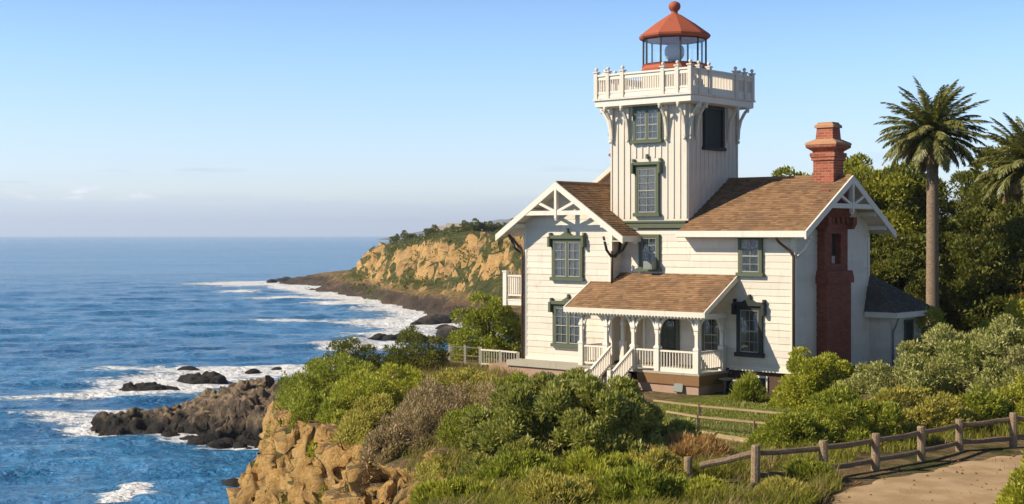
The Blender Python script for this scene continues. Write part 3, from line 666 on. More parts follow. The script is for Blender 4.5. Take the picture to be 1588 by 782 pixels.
# --- roofs
roof('roof', [(-5.77, -.75, EAVE_Z), (.95, -.75, EAVE_Z), (.95, RIDGE_V, RIDGE_Z), (-5.77, RIDGE_V, RIDGE_Z)])
roof('roof', [(.95, 7.91, EAVE_Z), (-14, 7.91, EAVE_Z), (-14, RIDGE_V, RIDGE_Z), (.95, RIDGE_V, RIDGE_Z)], pitch=.34, tab=.8)
GV = LV - .85                                                        # left gable's roof edge
roof('roof', [(-8.42, GV, zl(-8.42)), (-8.42, 0.0, zl(-8.42)), (-10.28, .0, zl(-10.28)), (-10.28, 7.5, zl(-10.28)), (LRU, 7.5, LRZ), (LRU, GV, LRZ)][:0] or [(-8.42, GV, zl(-8.42)), (-8.42, -0.02, zl(-8.42)), (LRU, -0.02, LRZ), (LRU, GV, LRZ)])
roof('roof', [(-10.31, -0.02, zl(-10.31)), (-10.31, 7.5, zl(-10.31)), (LRU, 7.5, LRZ), (LRU, -0.02, LRZ)])
roof('roof', [(-16.42, 7.5, zl(-16.42)), (-16.42, GV, zl(-16.42)), (LRU, GV, LRZ), (LRU, 7.5, LRZ)])
rc = MB().tube([(-5.7, RIDGE_V, RIDGE_Z+.02), (.95, RIDGE_V, RIDGE_Z+.02)], .07, 6).tube([(LRU, GV, LRZ+.02), (LRU, 7.5, LRZ+.02)], .07, 6); rc.build('ridge_cap', shingle, house)
# --- eaves, barge boards, gable trusses
ev = MB().box((-5.9, -.83, EAVE_Z-.27), (.98, -.75, EAVE_Z+.01)).box((-5.9, -.75, EAVE_Z-.30), (.95, -.02, EAVE_Z-.26)).box((-8.50, GV, zl(-8.42)-.28), (-8.36, -.02, zl(-8.42)+.0)).box((-9.7, GV+.06, zl(-8.42)-.26), (-8.5, -.02, zl(-8.42)-.22)); ev.build('eave_board', white_trim, house)
def barge(mb, pts, Nn, h=.26, w=.09):
    """boards along a gable's sloping edges: pts left eave, apex, right eave"""
    for a, b in ((pts[0], pts[1]), (pts[1], pts[2])):
        a, b = Vector(a), Vector(b); mb.prism([a + Vector((0,0,.03)), b + Vector((0,0,.03)), b - Vector((0,0,h+.05)), a - Vector((0,0,h+.05))], Vector(Nn)*w)
bb = MB(); barge(bb, [(-16.5, GV-.02, zl(-16.5)), (LRU, GV-.02, LRZ), (-8.34, GV-.02, zl(-8.34))], (0, -1, 0)); bb.build('barge_board', white_trim, house)
bb = MB(); barge(bb, [(.97, -.83, zroof(-.83)), (.97, RIDGE_V, RIDGE_Z), (.97, 7.99, zroof(7.99))], (1, 0, 0)); bb.build('barge_board', white_trim, house)
def truss(C, S, Nn, half, drop):
    """king post, tie and two struts in a gable"""
    C, S, Nn = Vector(C), Vector(S), Vector(Nn); Zv = Vector((0, 0, 1)); mb = MB(); o = Nn * -.02
    tie = C - Zv*drop
    mb.bar(tie - S*half + o, tie + S*half + o, .12, .22, Zv); mb.bar(C - Zv*.2 + o*1.5, tie - Zv*.28 + o*1.5, .20, .14, S)
    for k in (-1, 1): mb.bar(tie + S*(.1*k) + Zv*.08 + o*1.2, C + S*(k*half*.62) - Zv*(drop*.60) + o*1.2, .11, .13, Zv)
    mb.lathe(tie - Zv*.42 + o*1.5, [(.02, 0), (.09, .05), (.09, .12), (.04, .16)], 8)
    mb.build('gable_truss', white_trim, house)
    bk = C - Nn*.72
    return tie
truss((LRU, GV-.05, LRZ-.1), (1, 0, 0), FU, 2.02, 1.42)
truss((1.0, RIDGE_V, RIDGE_Z-.1), (0, 1, 0), RU, 2.0, 1.30)
for u in (-15.3, -14.2, -10.8, -9.7): MB().box((u-.08, GV+.02, zl(u)-.42), (u+.08, LV, zl(u)-.2)).build('eave_beam', white_trim, house)
for v in (.1, 1.2, 6.0, 7.1): MB().box((0, v-.08, zroof(v)-.42), (.94, v+.08, zroof(v)-.2)).build('eave_beam', white_trim, house)
sf = MB()
sf.box((-8.5, LV, zl(-8.5)-.45), (-8.36, -.5, zl(-8.5)-.25)); sf.build('soffit_end', weathered_trim, house)
# --- downspouts and curved eave brackets
def spout(pts, name='downspout', r=.065): MB().tube(pts, r, 8).build(name, pipe_mat, house, True)
spout([(-.55, -.72, 7.15), (-.5, -.5, 6.95), (-.15, -.14, 6.55), (.02, -.12, 6.3), (.02, -.12, 1.0)])
spout([(LA-.7, LV-.5, 7.3), (LA-.5, LV-.35, 7.05), (LA-.1, LV-.15, 6.5), (LA-.06, LV-.13, 6.2), (LA-.06, LV-.13, .9)])
spout([(LB+.1, LV-.12, 6.5), (LB+.1, LV-.12, 4.9)])
def knee(p0, p1, mid, name='eave_bracket', mat=dark_trim, r=.06): MB().tube([p0, mid, p1], [r, r*1.1, r], 8).build(name, mat, house, True)
knee((LB+1.1, LV-.1, 7.1), (LB+.1, LV-.1, 6.2), (LB+.75, LV-.1, 6.55)); knee((LB+.06, LV-.75, 7.2), (LB+.06, LV-.1, 6.2), (LB+.06, LV-.5, 6.55)); knee((LB+.12, LV+.62, 7.1), (LB+.12, LV+.1, 6.2), (LB+.12, LV+.45, 6.5))
knee((LA-1.0, LV-.1, 7.3), (LA-.1, LV-.1, 6.3), (LA-.6, LV-.1, 6.6)); knee((.75, .12, 7.2), (.05, .1, 6.3), (.45, .11, 6.6), mat=white_trim)
# --- windows
def window(c, S, Nn, w, h, cols=2, rows=2, trim=green_trim, hood=None, cw=.17, pair=False, shade=1.0):
    """c: centre of the glass on the wall; every window frame carries pane, curtain and sash"""
    c, S, Nn = Vector(c), Vector(S), Vector(Nn); Zv = Vector((0, 0, 1))
    def bx(mb, s0, s1, z0, z1, n0, n1):
        q = [c + S*s + Zv*z + Nn*n for n in (n0, n1) for s, z in ((s0,z0),(s1,z0),(s1,z1),(s0,z1))]
        mb.add(q, [(0,1,2,3)[::-1],(4,5,6,7),(0,1,5,4),(1,2,6,5),(2,3,7,6),(3,0,4,7)])
    a, b = w/2, h/2; fr = MB()
    bx(fr, -a-cw, -a, -b-.02, b+cw, .0, .15); bx(fr, a, a+cw, -b-.02, b+cw, .0, .15); bx(fr, -a, a, b, b+cw, .0, .149)
    bx(fr, -a-cw-.08, a+cw+.08, -b-.02-cw, -b-.02, .0, .22)
    if pair: bx(fr, -.065, .065, -b-.02, b, .0, .14)
    f = fr.build('window', trim, house)
    bk = MB(); bx(bk, -a, a, -b, b, .036, .041); bk.build('window_reveal', dark_trim, f)
    gl = MB(); bx(gl, -a, a, -b, b, .098, .102); gl.build('pane', glass, f)
    cu = MB(); n = 22
    for x0, x1 in ([(-a, -a*.15), (a*.15, a)] if shade >= 1 else [(-a, -a+w*shade*.5), (a-w*shade*.5, a)]):
        vs = []
        for i in range(n+1):
            s = x0 + (x1-x0)*i/n; k = .062 + .016*math.sin(i*1.9 + x0*9)
            vs += [c + S*s - Zv*b + Nn*k, c + S*s + Zv*b + Nn*k]
        cu.add(vs, [(2*i, 2*i+2, 2*i+3, 2*i+1) for i in range(n)])
    cu.build('curtain', curtain_mat, f)
    sh = MB(); ms = .022
    halves = [(-a, -.065), (.065, a)] if pair else [(-a, a)]
    for x0, x1 in halves:
        for s in (x0, x1-.04): bx(sh, s, s+.04, -b, b, .086, .124)
        for z in (-b, b-.05, -.03): bx(sh, x0+.05, x1-.05, z, z+.05, .087, .123)
        for i in range(1, cols):
            s = x0 + (x1-x0)*i/cols; bx(sh, s-ms/2, s+ms/2, -b+.05, b-.05, .09, .118)
        for i in range(1, rows*2):
            if i != rows: z = -b + h*i/(rows*2); bx(sh, x0+.05, x1-.05, z-ms/2, z+ms/2, .091, .117)
    sh.build('sash', sash_mat, f)
    if hood:
        hd = MB(); t = a + cw + .10; zb = b + cw
        if hood == 'peak': prof = [(-t, zb), (t, zb), (t, zb+.16), (.32, zb+.18), (0, zb+.36), (-.32, zb+.18), (-t, zb+.16)]
        else: prof = [(-t, zb), (t, zb), (t, zb+.14), (-t, zb+.14)]
        hd.prism([c + S*s + Zv*z for s, z in prof], Nn*.27)
        for k in (-1, 1): bx(hd, k*t-.07, k*t+.07, zb-.42, zb+.10, .0, .30); bx(hd, k*t-.05, k*t+.05, zb+.16, zb+.30, .02, .2)
        hd.prism([c + S*s + Zv*z + Nn*.0 for s, z in ((-.06, zb+.3), (.06, zb+.3), (.04, zb+.52), (-.04, zb+.52))], Nn*.16)
        hd.build('window_hood', trim, f)
    return f
X1 = (1, 0, 0); Y1 = (0, 1, 0)
window((-2.24, 0, 6.32), X1, FU, .92, 1.50, trim=green_trim, shade=.5)
window((-2.28, 0, 2.86), X1, FU, .98, 1.95, 2, 2, trim=dark_trim, hood='peak', cw=.19, shade=.6)
window((-7.92, 0, 6.42), X1, FU, .86, 1.45, trim=green_trim, shade=.7)
window((-12.42, LV, 6.05), X1, FU, 1.62, 1.75, pair=True, hood='peak', trim=green_trim)
window((-12.36, LV, 2.72), X1, FU, 1.62, 1.80, pair=True, hood='peak', trim=green_trim)
window((-8.05, 0, 9.45), X1, FU, 1.05, 2.15, 2, 3, hood='flat', trim=green_trim)
window((-8.05, 0, 12.65), X1, FU, 1.32, 1.42, pair=True, trim=green_trim, shade=.55)
# air conditioner in the window over the porch roof
ac = MB().box((-7.95, -.55, 5.62), (-7.45, .1, 6.02)); ac.box((-7.9, -.56, 5.66), (-7.5, -.55, 5.98)); ac.build('air_conditioner', grey_metal, house)
# --- tower
TU0, TU1, TV1, TZ0, TZ1 = -10.3, -5.77, 4.45, 7.95, 13.75
tw = MB().box((TU0, 0, TZ0-.2), (TU1, TV1, TZ1)); 
for i in range(13):
    u = TU0 + .04 + (TU1-TU0-.08)*i/12
    if abs(u+8.05) > 1.0: tw.box((u-.035, -.045, TZ0+.15), (u+.035, 0, TZ1))
    elif abs(u+8.05) > .8: tw.box((u-.035, -.044, TZ0+.15), (u+.035, 0, 8.1)); tw.box((u-.035, -.044, 11.0), (u+.035, 0, 11.5))
    else: tw.box((u-.035, -.044, 11.05), (u+.035, 0, 11.6))
for i in range(13):
    v = .04 + (TV1-.08)*i/12
    if abs(v-2.15) > .8: tw.box((TU1, v-.035, TZ0), (TU1+.045, v+.035, TZ1))
    else: tw.box((TU1, v-.035, TZ0), (TU1+.045, v+.035, 11.5))
    tw.box((TU0-.045, v-.035, TZ0), (TU0, v+.035, TZ1))
tw.build('tower', white_siding, house)
MB().box((TU0-.02, -.16, 7.62), (TU1+.01, .0, 7.88)).box((TU0-.02, -.22, 7.88), (TU1+.03, .0, 7.97)).build('tower_skirt', green_trim, house)
# louvred opening in the shaded side of the tower
lv = MB(); lv.box((TU1, 1.32, 11.55), (TU1+.16, 1.5, 13.55)).box((TU1, 2.86, 11.55), (TU1+.16, 3.04, 13.55)).box((TU1, 1.5, 13.36), (TU1+.159, 2.86, 13.55)).box((TU1, 1.24, 11.4), (TU1+.22, 3.12, 11.56))
l0 = lv.build('shutter', dark_trim, house); ls = MB().box((TU1+.01, 1.5, 11.56), (TU1+.05, 2.86, 13.36))
for i in range(18): ls.box((TU1+.05, 1.52, 11.6+i*.098), (TU1+.09, 2.84, 11.66+i*.098))
ls.build('slat', dark_trim, l0)
# --- gallery
gx0, gx1, gy0, gy1 = TU0-.64, TU1+.64, -.64, TV1+.64
gd = MB().rings([(TU0-.35, TU1+.35, -.35, TV1+.35, 13.56), (gx0+.06, gx1-.06, gy0+.06, gy1-.06, 13.62), (gx0+.06, gx1-.06, gy0+.06, gy1-.06, 13.92)]); gd.build('gallery_floor', white_trim, house)
MB().rings([(gx0-.02, gx1+.02, gy0-.02, gy1+.02, 13.925), (gx0-.02, gx1+.02, gy0-.02, gy1+.02, 14.01)]).build('gallery_edge', weathered_trim, house)
def side_rail(o, d, ln, out):
    """one side of the gallery: panel rail, with four posts between the corners"""
    o, d, out = Vector(o), Vector(d), Vector(out); Zv = Vector((0, 0, 1)); mb = MB(); zt = 1.16
    mb.bar(o + d*.0 + Zv*zt, o + d*ln + Zv*zt, .16, .09); mb.bar(o + Zv*.08, o + d*ln + Zv*.08, .10, .12); mb.bar(o + Zv*.30, o + d*ln + Zv*.30, .08, .10); mb.bar(o + Zv*.98, o + d*ln + Zv*.98, .08, .10)
    mb.bar(o + Zv*.19, o + d*ln + Zv*.19, .045, .2); mb.bar(o + Zv*1.06, o + d*ln + Zv*1.06, .045, .14)
    n = int(ln/.135)
    for i in range(n): p = o + d*(ln*(i+.5)/n); mb.bar(p + Zv*.34, p + Zv*.94, .06, .04, d)
    mb.build('gallery_railing', white_trim, house)
zg = 14.01
for o_, d_, l_, n_ in (((gx0+.12, gy0+.12, zg), (1,0,0), gx1-gx0-.24, (0,-1,0)), ((gx1-.12, gy0+.12, zg), (0,1,0), gy1-gy0-.24, (1,0,0)), ((gx1-.12, gy1-.12, zg), (-1,0,0), gx1-gx0-.24, (0,1,0)), ((gx0+.12, gy1-.12, zg), (0,-1,0), gy1-gy0-.24, (-1,0,0))):
    side_rail(o_, d_, l_, n_)
    for t in (0, .13, .29, .72, .87):
        p = Vector(o_) + Vector(d_)*(l_*t)
        pb = MB().box(p - Vector((.10, .10, .0)), p + Vector((.10, .10, 1.30))).box(p + Vector((-.14, -.14, 1.30)), p + Vector((.14, .14, 1.36)))
        g = pb.build('gallery_post', weathered_trim, house)
        MB().lathe(p + Vector((0, 0, 1.36)), [(.04, 0), (.05, .05), (.085, .09), (.09, .14), (.06, .19), (.02, .21)], 10).build('finial', weathered_trim, g, True)
# curved brackets under the gallery
def gallery_bracket(p, out):
    p, out = Vector(p), Vector(out); Zv = Vector((0, 0, 1)); mb = MB()
    pts = [p + out*.06 - Zv*1.55, p + out*.10 - Zv*1.05, p + out*.22 - Zv*.6, p + out*.45 - Zv*.25, p + out*.66 - Zv*.06]
    w = out.cross(Zv)*.07
    for a, b in zip(pts[:-1], pts[1:]): mb.bar(a, b, .13, .11, out)
    mb.bar(p + out*.05 - Zv*1.6, p + out*.05, .12, .09, out); mb.bar(p + out*.04 - Zv*.03, p + out*.68 - Zv*.03, .12, .07)
    mb.lathe(p + out*.08 - Zv*1.78, [(.03, 0), (.08, .06), (.06, .16)], 8); mb.lathe(p + out*.64 - Zv*.26, [(.03, 0), (.06, .06), (.05, .2)], 8)
    mb.build('gallery_bracket', weathered_trim, house)
for u in (TU0+.1, TU0+1.1, TU1-1.15, TU1-.08): gallery_bracket((u, -.045, 13.6), (0, -1, 0))
for v in (.08, .62, 3.45, TV1-.1): gallery_bracket((TU1+.045, v, 13.6), (1, 0, 0)); gallery_bracket((TU0-.045, v, 13.6), (-1, 0, 0))
# --- lantern
lc = (-8.03, 2.22); NL = 10; lr = R(41) + R(18) + R(4)
def deco(prof, name, mat, parent=None, z=0): return MB().lathe((lc[0], lc[1], z), prof, NL, lr).build(name, mat, parent or house)
MB().lathe((lc[0], lc[1], 0), [(1.62, 13.95), (1.62, 15.35)], NL, lr).build('lantern_drum', white_siding, house)
deco([(1.60, 15.30), (1.76, 15.36), (1.78, 15.46), (1.66, 15.52), (1.62, 15.66), (1.66, 15.72)], 'lantern_base', lantern_red)
deco([(1.42, 17.02), (1.70, 17.02), (1.78, 17.10), (1.80, 17.20), (1.70, 17.30), (1.05, 17.78), (.34, 18.24), (.22, 18.30)], 'lantern_roof', lantern_red)
MB().lathe((lc[0], lc[1], 18.28), [(.24, 0), (.17, .06), (.16, .14), (.20, .18), (.29, .30), (.31, .42), (.27, .54), (.16, .62), (.05, .66)], 14).build('vent_ball', lantern_red, house, True)
lw = MB()
vx = [(lc[0] + 1.56*math.cos(lr + 2*math.pi*k/NL), lc[1] + 1.56*math.sin(lr + 2*math.pi*k/NL)) for k in range(NL)]
for x, y in vx: lw.bar((x, y, 15.70), (x, y, 17.05), .07, .07, (1, 0, 0))
for k in range(NL):
    a, b = vx[k], vx[(k+1) % NL]; lw.bar((*a, 15.74), (*b, 15.74), .06, .07); lw.bar((*a, 17.0), (*b, 17.0), .06, .07)
lw.build('lantern_frame', dark_trim, house)
for k in range(NL):
    a, b = Vector((*vx[k], 15.78)), Vector((*vx[(k+1) % NL], 15.78)); n_ = (b-a).cross(Vector((0, 0, 1))).normalized()*.006
    MB().prism([a, b, b + Vector((0,0,1.2)), a + Vector((0,0,1.2))], n_).build('pane', lantern_glass, house)
MB().lathe((lc[0], lc[1], 15.72), [(.9, 0), (.9, .05), (.2, .06), (.16, .25), (.34, .28)], 16).build('lamp_pedestal', dark_trim, house)
MB().lathe((lc[0], lc[1], 16.0), [(.30, 0), (.44, .12), (.50, .3), (.50, .5), (.44, .66), (.26, .8), (.08, .86)], 16).build('lens', M_paint('lens_glass', (.45, .47, .46), (.2, .22, .22), .6, .15), house, True)
# --- chimneys
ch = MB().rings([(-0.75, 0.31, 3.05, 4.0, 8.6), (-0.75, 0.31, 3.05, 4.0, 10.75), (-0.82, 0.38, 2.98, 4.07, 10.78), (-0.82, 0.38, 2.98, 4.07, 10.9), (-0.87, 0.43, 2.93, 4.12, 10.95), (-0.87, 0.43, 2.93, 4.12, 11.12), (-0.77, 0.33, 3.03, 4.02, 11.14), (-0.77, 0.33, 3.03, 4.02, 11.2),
    (-1.01, 0.57, 2.79, 4.26, 11.38), (-1.01, 0.57, 2.79, 4.26, 11.5)]); cho = ch.build('chimney', red_brick, house)
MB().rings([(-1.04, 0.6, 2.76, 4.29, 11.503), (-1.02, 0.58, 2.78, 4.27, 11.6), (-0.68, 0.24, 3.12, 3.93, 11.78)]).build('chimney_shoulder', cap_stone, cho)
MB().rings([(-0.67, 0.23, 3.13, 3.92, 11.782), (-0.63, 0.19, 3.17, 3.88, 12.3)]).build('chimney_neck', red_brick, cho)
MB().rings([(-0.71, 0.27, 3.09, 3.96, 12.302), (-0.71, 0.27, 3.09, 3.96, 12.42), (-0.61, 0.17, 3.19, 3.86, 12.5), (-0.61, 0.17, 3.19, 3.86, 12.56)]).build('chimney_cap', cap_stone, cho)
bs = MB().rings([(.0, .55, 1.98, 4.3, -.2), (.0, .55, 1.98, 4.3, 5.05)]); bso = bs.build('chimney_breast', dark_brick, house)
MB().rings([(.0, .66, 1.88, 4.4, 5.05), (.0, .66, 1.88, 4.4, 5.28), (.0, .60, 1.95, 4.35, 5.62)]).build('chimney_ledge', dark_brick, bso)
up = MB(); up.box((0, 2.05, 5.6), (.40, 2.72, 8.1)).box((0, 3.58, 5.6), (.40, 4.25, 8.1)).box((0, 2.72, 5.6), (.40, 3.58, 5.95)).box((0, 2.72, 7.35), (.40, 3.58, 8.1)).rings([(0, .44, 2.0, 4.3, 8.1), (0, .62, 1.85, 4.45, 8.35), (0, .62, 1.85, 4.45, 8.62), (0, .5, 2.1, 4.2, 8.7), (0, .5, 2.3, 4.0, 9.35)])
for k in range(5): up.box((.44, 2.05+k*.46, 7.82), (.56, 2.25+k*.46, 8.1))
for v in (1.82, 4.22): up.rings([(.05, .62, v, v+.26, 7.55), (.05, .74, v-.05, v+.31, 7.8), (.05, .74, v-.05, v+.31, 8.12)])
up.build('chimney_upper', dark_brick, bso)
ni = MB().box((.0, 2.73, 5.96), (.10, 3.57, 7.35)); ni.build('niche', dark_trim, bso); MB().box((.101, 2.95, 5.96), (.22, 3.35, 6.3)).build('niche_sill', concrete, bso)
# rear gable and its chimney, seen past the tower
RGU, RGZ = -12.8, 11.9
wall('rear_wall', [(-16.6, 9.3), (-9.0, 9.3), (RGU, RGZ-.12)], (0, 5.5, 0), (1, 0, 0), FU, mat=M_paint('shingled_gable', (.50, .36, .24), (.3, .2, .13), .6, .9), pitch=.2)
roof('roof', [(-16.8, 7.2, RGZ-.655*4.0), (-16.8, 5.2, RGZ-.655*4.0), (RGU, 5.2, RGZ), (RGU, 7.2, RGZ)], pitch=.3, tab=.6)
roof('roof', [(-8.8, 5.2, RGZ-.655*4.0), (-8.8, 7.2, RGZ-.655*4.0), (RGU, 7.2, RGZ), (RGU, 5.2, RGZ)], pitch=.3, tab=.6)
bb = MB(); barge(bb, [(-16.8, 5.18, RGZ-.655*4.0), (RGU, 5.18, RGZ), (-8.8, 5.18, RGZ-.655*4.0)], (0, -1, 0), .2); bb.build('barge_board', weathered_trim, house)
MB().rings([(-14.58, -13.7, 5.62, 6.4, 8.5), (-14.58, -13.7, 5.62, 6.4, 11.55), (-14.66, -13.62, 5.54, 6.48, 11.6), (-14.66, -13.62, 5.54, 6.48, 11.72), (-14.58, -13.7, 5.62, 6.4, 11.76), (-14.58, -13.7, 5.62, 6.4, 12.6), (-14.68, -13.6, 5.52, 6.5, 12.7), (-14.68, -13.6, 5.52, 6.5, 12.9)]).build('chimney', red_brick, house)
# --- porch
PV, PZ = -2.42, .98; PE = -2.78
pzr = lambda v: 5.42 + .585*v
roof('porch_roof', [(-10.98, PE, pzr(PE)), (-3.0, PE, pzr(PE)), (-3.0, -.02, pzr(-.02)), (-9.66, -.02, pzr(-.02)), (-9.66, LV-.03, pzr(LV)), (-10.98, LV-.03, pzr(LV))])
pe = MB(); pe.box((-11.0, PE-.06, pzr(PE)-.24), (-2.98, PE, pzr(PE)-.0))
for i in range(44): pe.lathe((-10.9 + i*.181, PE-.03, pzr(PE)-.33), [(.02, 0), (.055, .05), (.055, .10)], 6)
pe.prism([(-2.99, PE-.06, pzr(PE)+.01), (-2.99, -.03, pzr(0)+.0), (-2.99, -.03, pzr(0)-.26), (-2.99, PE-.06, pzr(PE)-.24)], (.07, 0, 0))
pe.prism([(-11.0, PE-.06, pzr(PE)+.01), (-11.0, LV-.03, pzr(LV)), (-11.0, LV-.03, pzr(LV)-.26), (-11.0, PE-.06, pzr(PE)-.24)], (-.07, 0, 0))
pe.build('porch_eave', weathered_trim, house)
pl = MB(); pl.box((-10.35, PV-.08, 3.42), (-3.48, PV+.08, 3.66)).box((-3.66, PV+.08, 3.42), (-3.50, -.03, 3.66)).box((-10.35, PV+.08, 3.42), (-10.2, LV-.03, 3.66)); pl.build('porch_beam', white_trim, house)
fl = MB().box((-10.4, PV-.12, PZ-.10), (-3.42, -.03, PZ)); fl.build('porch_floor', concrete, house)
MB().box((-6.9, PV-.1, .42), (-3.44, -.1, PZ-.101)).build('porch_skirt', brown_wood, house)
MB().box((-6.9, PV-.02, -.4), (-3.52, -.12, .42)).box((-10.4, PV-.06, -.4), (-9.0, -.8, PZ-.101)).build('porch_base', stone_base, house)
def post(u, v, full=True):
    p = Vector((u, v, PZ)); mb = MB(); mb.box(p - Vector((.13, .13, 0)), p + Vector((.13, .13, 1.05))).rings([(u-.15, u+.15, v-.15, v+.15, PZ+1.05), (u-.15, u+.15, v-.15, v+.15, PZ+1.12), (u-.085, u+.085, v-.085, v+.085, PZ+1.2)])
    mb.box(p + Vector((-.085, -.085, 1.19)), p + Vector((.085, .085, 2.45))); mb.rings([(u-.085, u+.085, v-.085, v+.085, PZ+1.9), (u-.12, u+.12, v-.12, v+.12, PZ+1.95), (u-.12, u+.12, v-.12, v+.12, PZ+2.05), (u-.085, u+.085, v-.085, v+.085, PZ+2.1)])
    return mb.build('porch_post', white_trim, house)
def arch(p, d, ln, h):
    """curved brace from a post to the beam"""
    p, d = Vector(p), Vector(d); Zv = Vector((0, 0, 1)); mb = MB(); pts = []
    for i in range(6): t = i/5*math.pi/2; pts.append(p + d*(ln*(1-math.cos(t))) + Zv*(h*math.sin(t)))
    for a, b in zip(pts[:-1], pts[1:]): mb.bar(a, b, .09, .13, d.cross(Zv).cross((b-a).normalized()))
    mb.build('porch_brace', white_trim, house)
pu = (-10.25, -8.75, -7.15, -5.78, -3.6)
for u in pu: post(u, PV)
post(-3.6, -.35); post(-8.9, -.9)
for i, u in enumerate(pu):
    if i > 0: arch((u-.08, PV, PZ+1.75), (-1, 0, 0), .62, .78)
    if i < 4: arch((u+.08, PV, PZ+1.75), (1, 0, 0), .62, .78)
arch((-3.6, PV+.08, PZ+1.75), (0, 1, 0), .7, .78); arch((-3.6, -.43, PZ+1.75), (0, -1, 0), .7, .78)
def rail(a, b, h=.95, lift=.1, name='porch_railing', step=.15):
    a, b = Vector(a), Vector(b); Zv = Vector((0, 0, 1)); d = b - a; n = max(2, int(d.length/step)); mb = MB()
    mb.bar(a + Zv*h, b + Zv*h, .13, .08); mb.bar(a + Zv*(lift+.05), b + Zv*(lift+.05), .09, .09)
    for i in range(n): p = a + d*((i+.5)/n); mb.bar(p + Zv*(lift+.1), p + Zv*(h-.03), .075, .035, d)
    return mb.build(name, white_trim, house)
rail((-7.02, PV, PZ), (-5.91, PV, PZ)); rail((-5.65, PV, PZ), (-3.73, PV, PZ)); rail((-3.6, PV+.13, PZ), (-3.6, -.48, PZ)); rail((-10.25, PV+.1, PZ), (-10.25, LV-.05, PZ)); rail((-10.12, PV, PZ), (-8.9, PV, PZ))
kb = MB().box((-5.9, PV-.06, PZ-.005), (-3.5, PV+.06, PZ+.2)); kb.build('porch_kickboard', white_trim, house)
# steps down from the porch
stp = MB()
for i in range(5): stp.box((-8.4, PV-.12-.3*(i+1), -.3), (-7.2, PV-.12-.3*i, PZ-.02-.2*(i+1)+.0))
stp.build('porch_step', concrete, house)
rail((-7.15, PV-.1, PZ), (-7.15, PV-1.75, PZ-1.05), .98, .12, 'stair_railing'); rail((-8.45, PV-.1, PZ), (-8.45, PV-1.75, PZ-1.05), .98, .12, 'stair_railing')
MB().box((-7.25, PV-1.95, -.3), (-7.05, PV-1.75, 1.05)).build('newel_post', white_trim, house); MB().box((-8.55, PV-1.95, -.3), (-8.35, PV-1.75, 1.05)).build('newel_post', white_trim, house)
# doors and the window behind the porch
dr = MB().box((-9.58, -.10, PZ), (-9.45, .0, PZ+2.35)).box((-8.3, -.10, PZ), (-8.17, .0, PZ+2.35)).box((-9.58, -.11, PZ+2.35), (-8.17, .0, PZ+2.5)); d0 = dr.build('door', white_trim, house)
MB().box((-9.45, -.05, PZ), (-8.3, -.03, PZ+2.35)).box((-9.35, -.065, PZ+.2), (-8.4, -.05, PZ+1.0)).box((-9.35, -.065, PZ+1.15), (-8.4, -.05, PZ+2.2)).build('door_leaf', beige_door, d0)
dr = MB().box((-7.55, -.12, PZ), (-7.4, .0, PZ+2.3)).box((-6.35, -.12, PZ), (-6.2, .0, PZ+2.3)).box((-7.55, -.13, PZ+2.3), (-6.2, .0, PZ+2.46)); d1 = dr.build('door', green_trim, house)
MB().box((-7.4, -.05, PZ), (-6.35, -.032, PZ+2.3)).build('door_leaf', dark_trim, d1); MB().box((-7.25, -.075, PZ+.9), (-6.5, -.06, PZ+2.15)).build('door_glass', glass, d1)
window((-4.35, 0, 2.6), X1, FU, .8, 1.5, trim=green_trim, cw=.12, shade=.7)
# vent box and white hatch low on the base
MB().rings([(-4.75, -4.32, -2.53, -2.44, .08), (-4.78, -4.29, -2.62, -2.44, .12), (-4.78, -4.29, -2.56, -2.44, .46), (-4.72, -4.35, -2.5, -2.44, .5)]).build('vent_box', grey_metal, house)
hf = MB().box((-2.75, .08, .72), (-1.45, .155, .82)).box((-2.75, .08, .1), (-2.65, .155, .72)).box((-1.55, .08, .1), (-1.45, .155, .72)); hfo = hf.build('cellar_window', white_trim, house); MB().box((-2.65, .10, .12), (-1.55, .13, .72)).build('pane', dark_trim, hfo)
# --- balcony on the left wall
BU, B0, B1 = -16.72, -.62, 1.0
b0 = MB().box((BU-.05, B0-.05, 3.62), (LA, B1+.05, 3.86)).box((BU-.07, B0-.07, 3.86), (LA, B1+.07, 3.93)); bo = b0.build('balcony', white_trim, house)
for a, b in (((BU, B0, 3.9), (LA, B0, 3.9)), ((BU, B0, 3.9), (BU, B1, 3.9)), ((BU, B1, 3.9), (LA, B1, 3.9))):
    q = rail(a, b, 1.25, .2, 'balcony_railing', .14); q.parent = bo
for v in (B0, B1): MB().box((BU-.12, v-.12, 3.6), (BU+.12, v+.12, 5.35)).box((BU-.15, v-.15, 5.35), (BU+.15, v+.15, 5.42)).build('balcony_post', white_trim, bo)
# --- annex behind the right corner
wall('annex_wall', [(7.17, .9), (10.5, .9), (10.5, 3.35), (7.17, 3.35)], (1.15, 0, 0), (0, 1, 0), RU); wall('annex_wall', [(0.05, .9), (1.15, .9), (1.15, 3.35), (0.05, 3.35)], (0, 7.2, 0), (1, 0, 0), FU)
wall('annex_wall', [(-1.15, .9), (4, .9), (4, 3.35), (-1.15, 3.35)], (0, 10.5, 0), (-1, 0, 0), (0, 1, 0))
A_, B_, C_, D_, E_ = (-.12, 7.2, 5.45), (1.72, 11.1, 3.55), (1.72, 6.65, 3.55), (.03, 6.65, 3.55), (.03, 7.0, 5.3)
roof('annex_roof', [C_, B_, A_], dark_shingle); roof('annex_roof', [D_, C_, A_], dark_shingle); roof('annex_roof', [B_, (-4, 11.1, 3.55), (-4, 7.2, 5.45), A_], dark_shingle)
MB().box((1.70, 6.6, 3.3), (1.78, 11.15, 3.56)).box((.06, 6.58, 3.3), (1.70, 6.66, 3.56)).box((.06, 6.67, 3.30), (1.69, 11.1, 3.34)).build('annex_eave', white_trim, house)
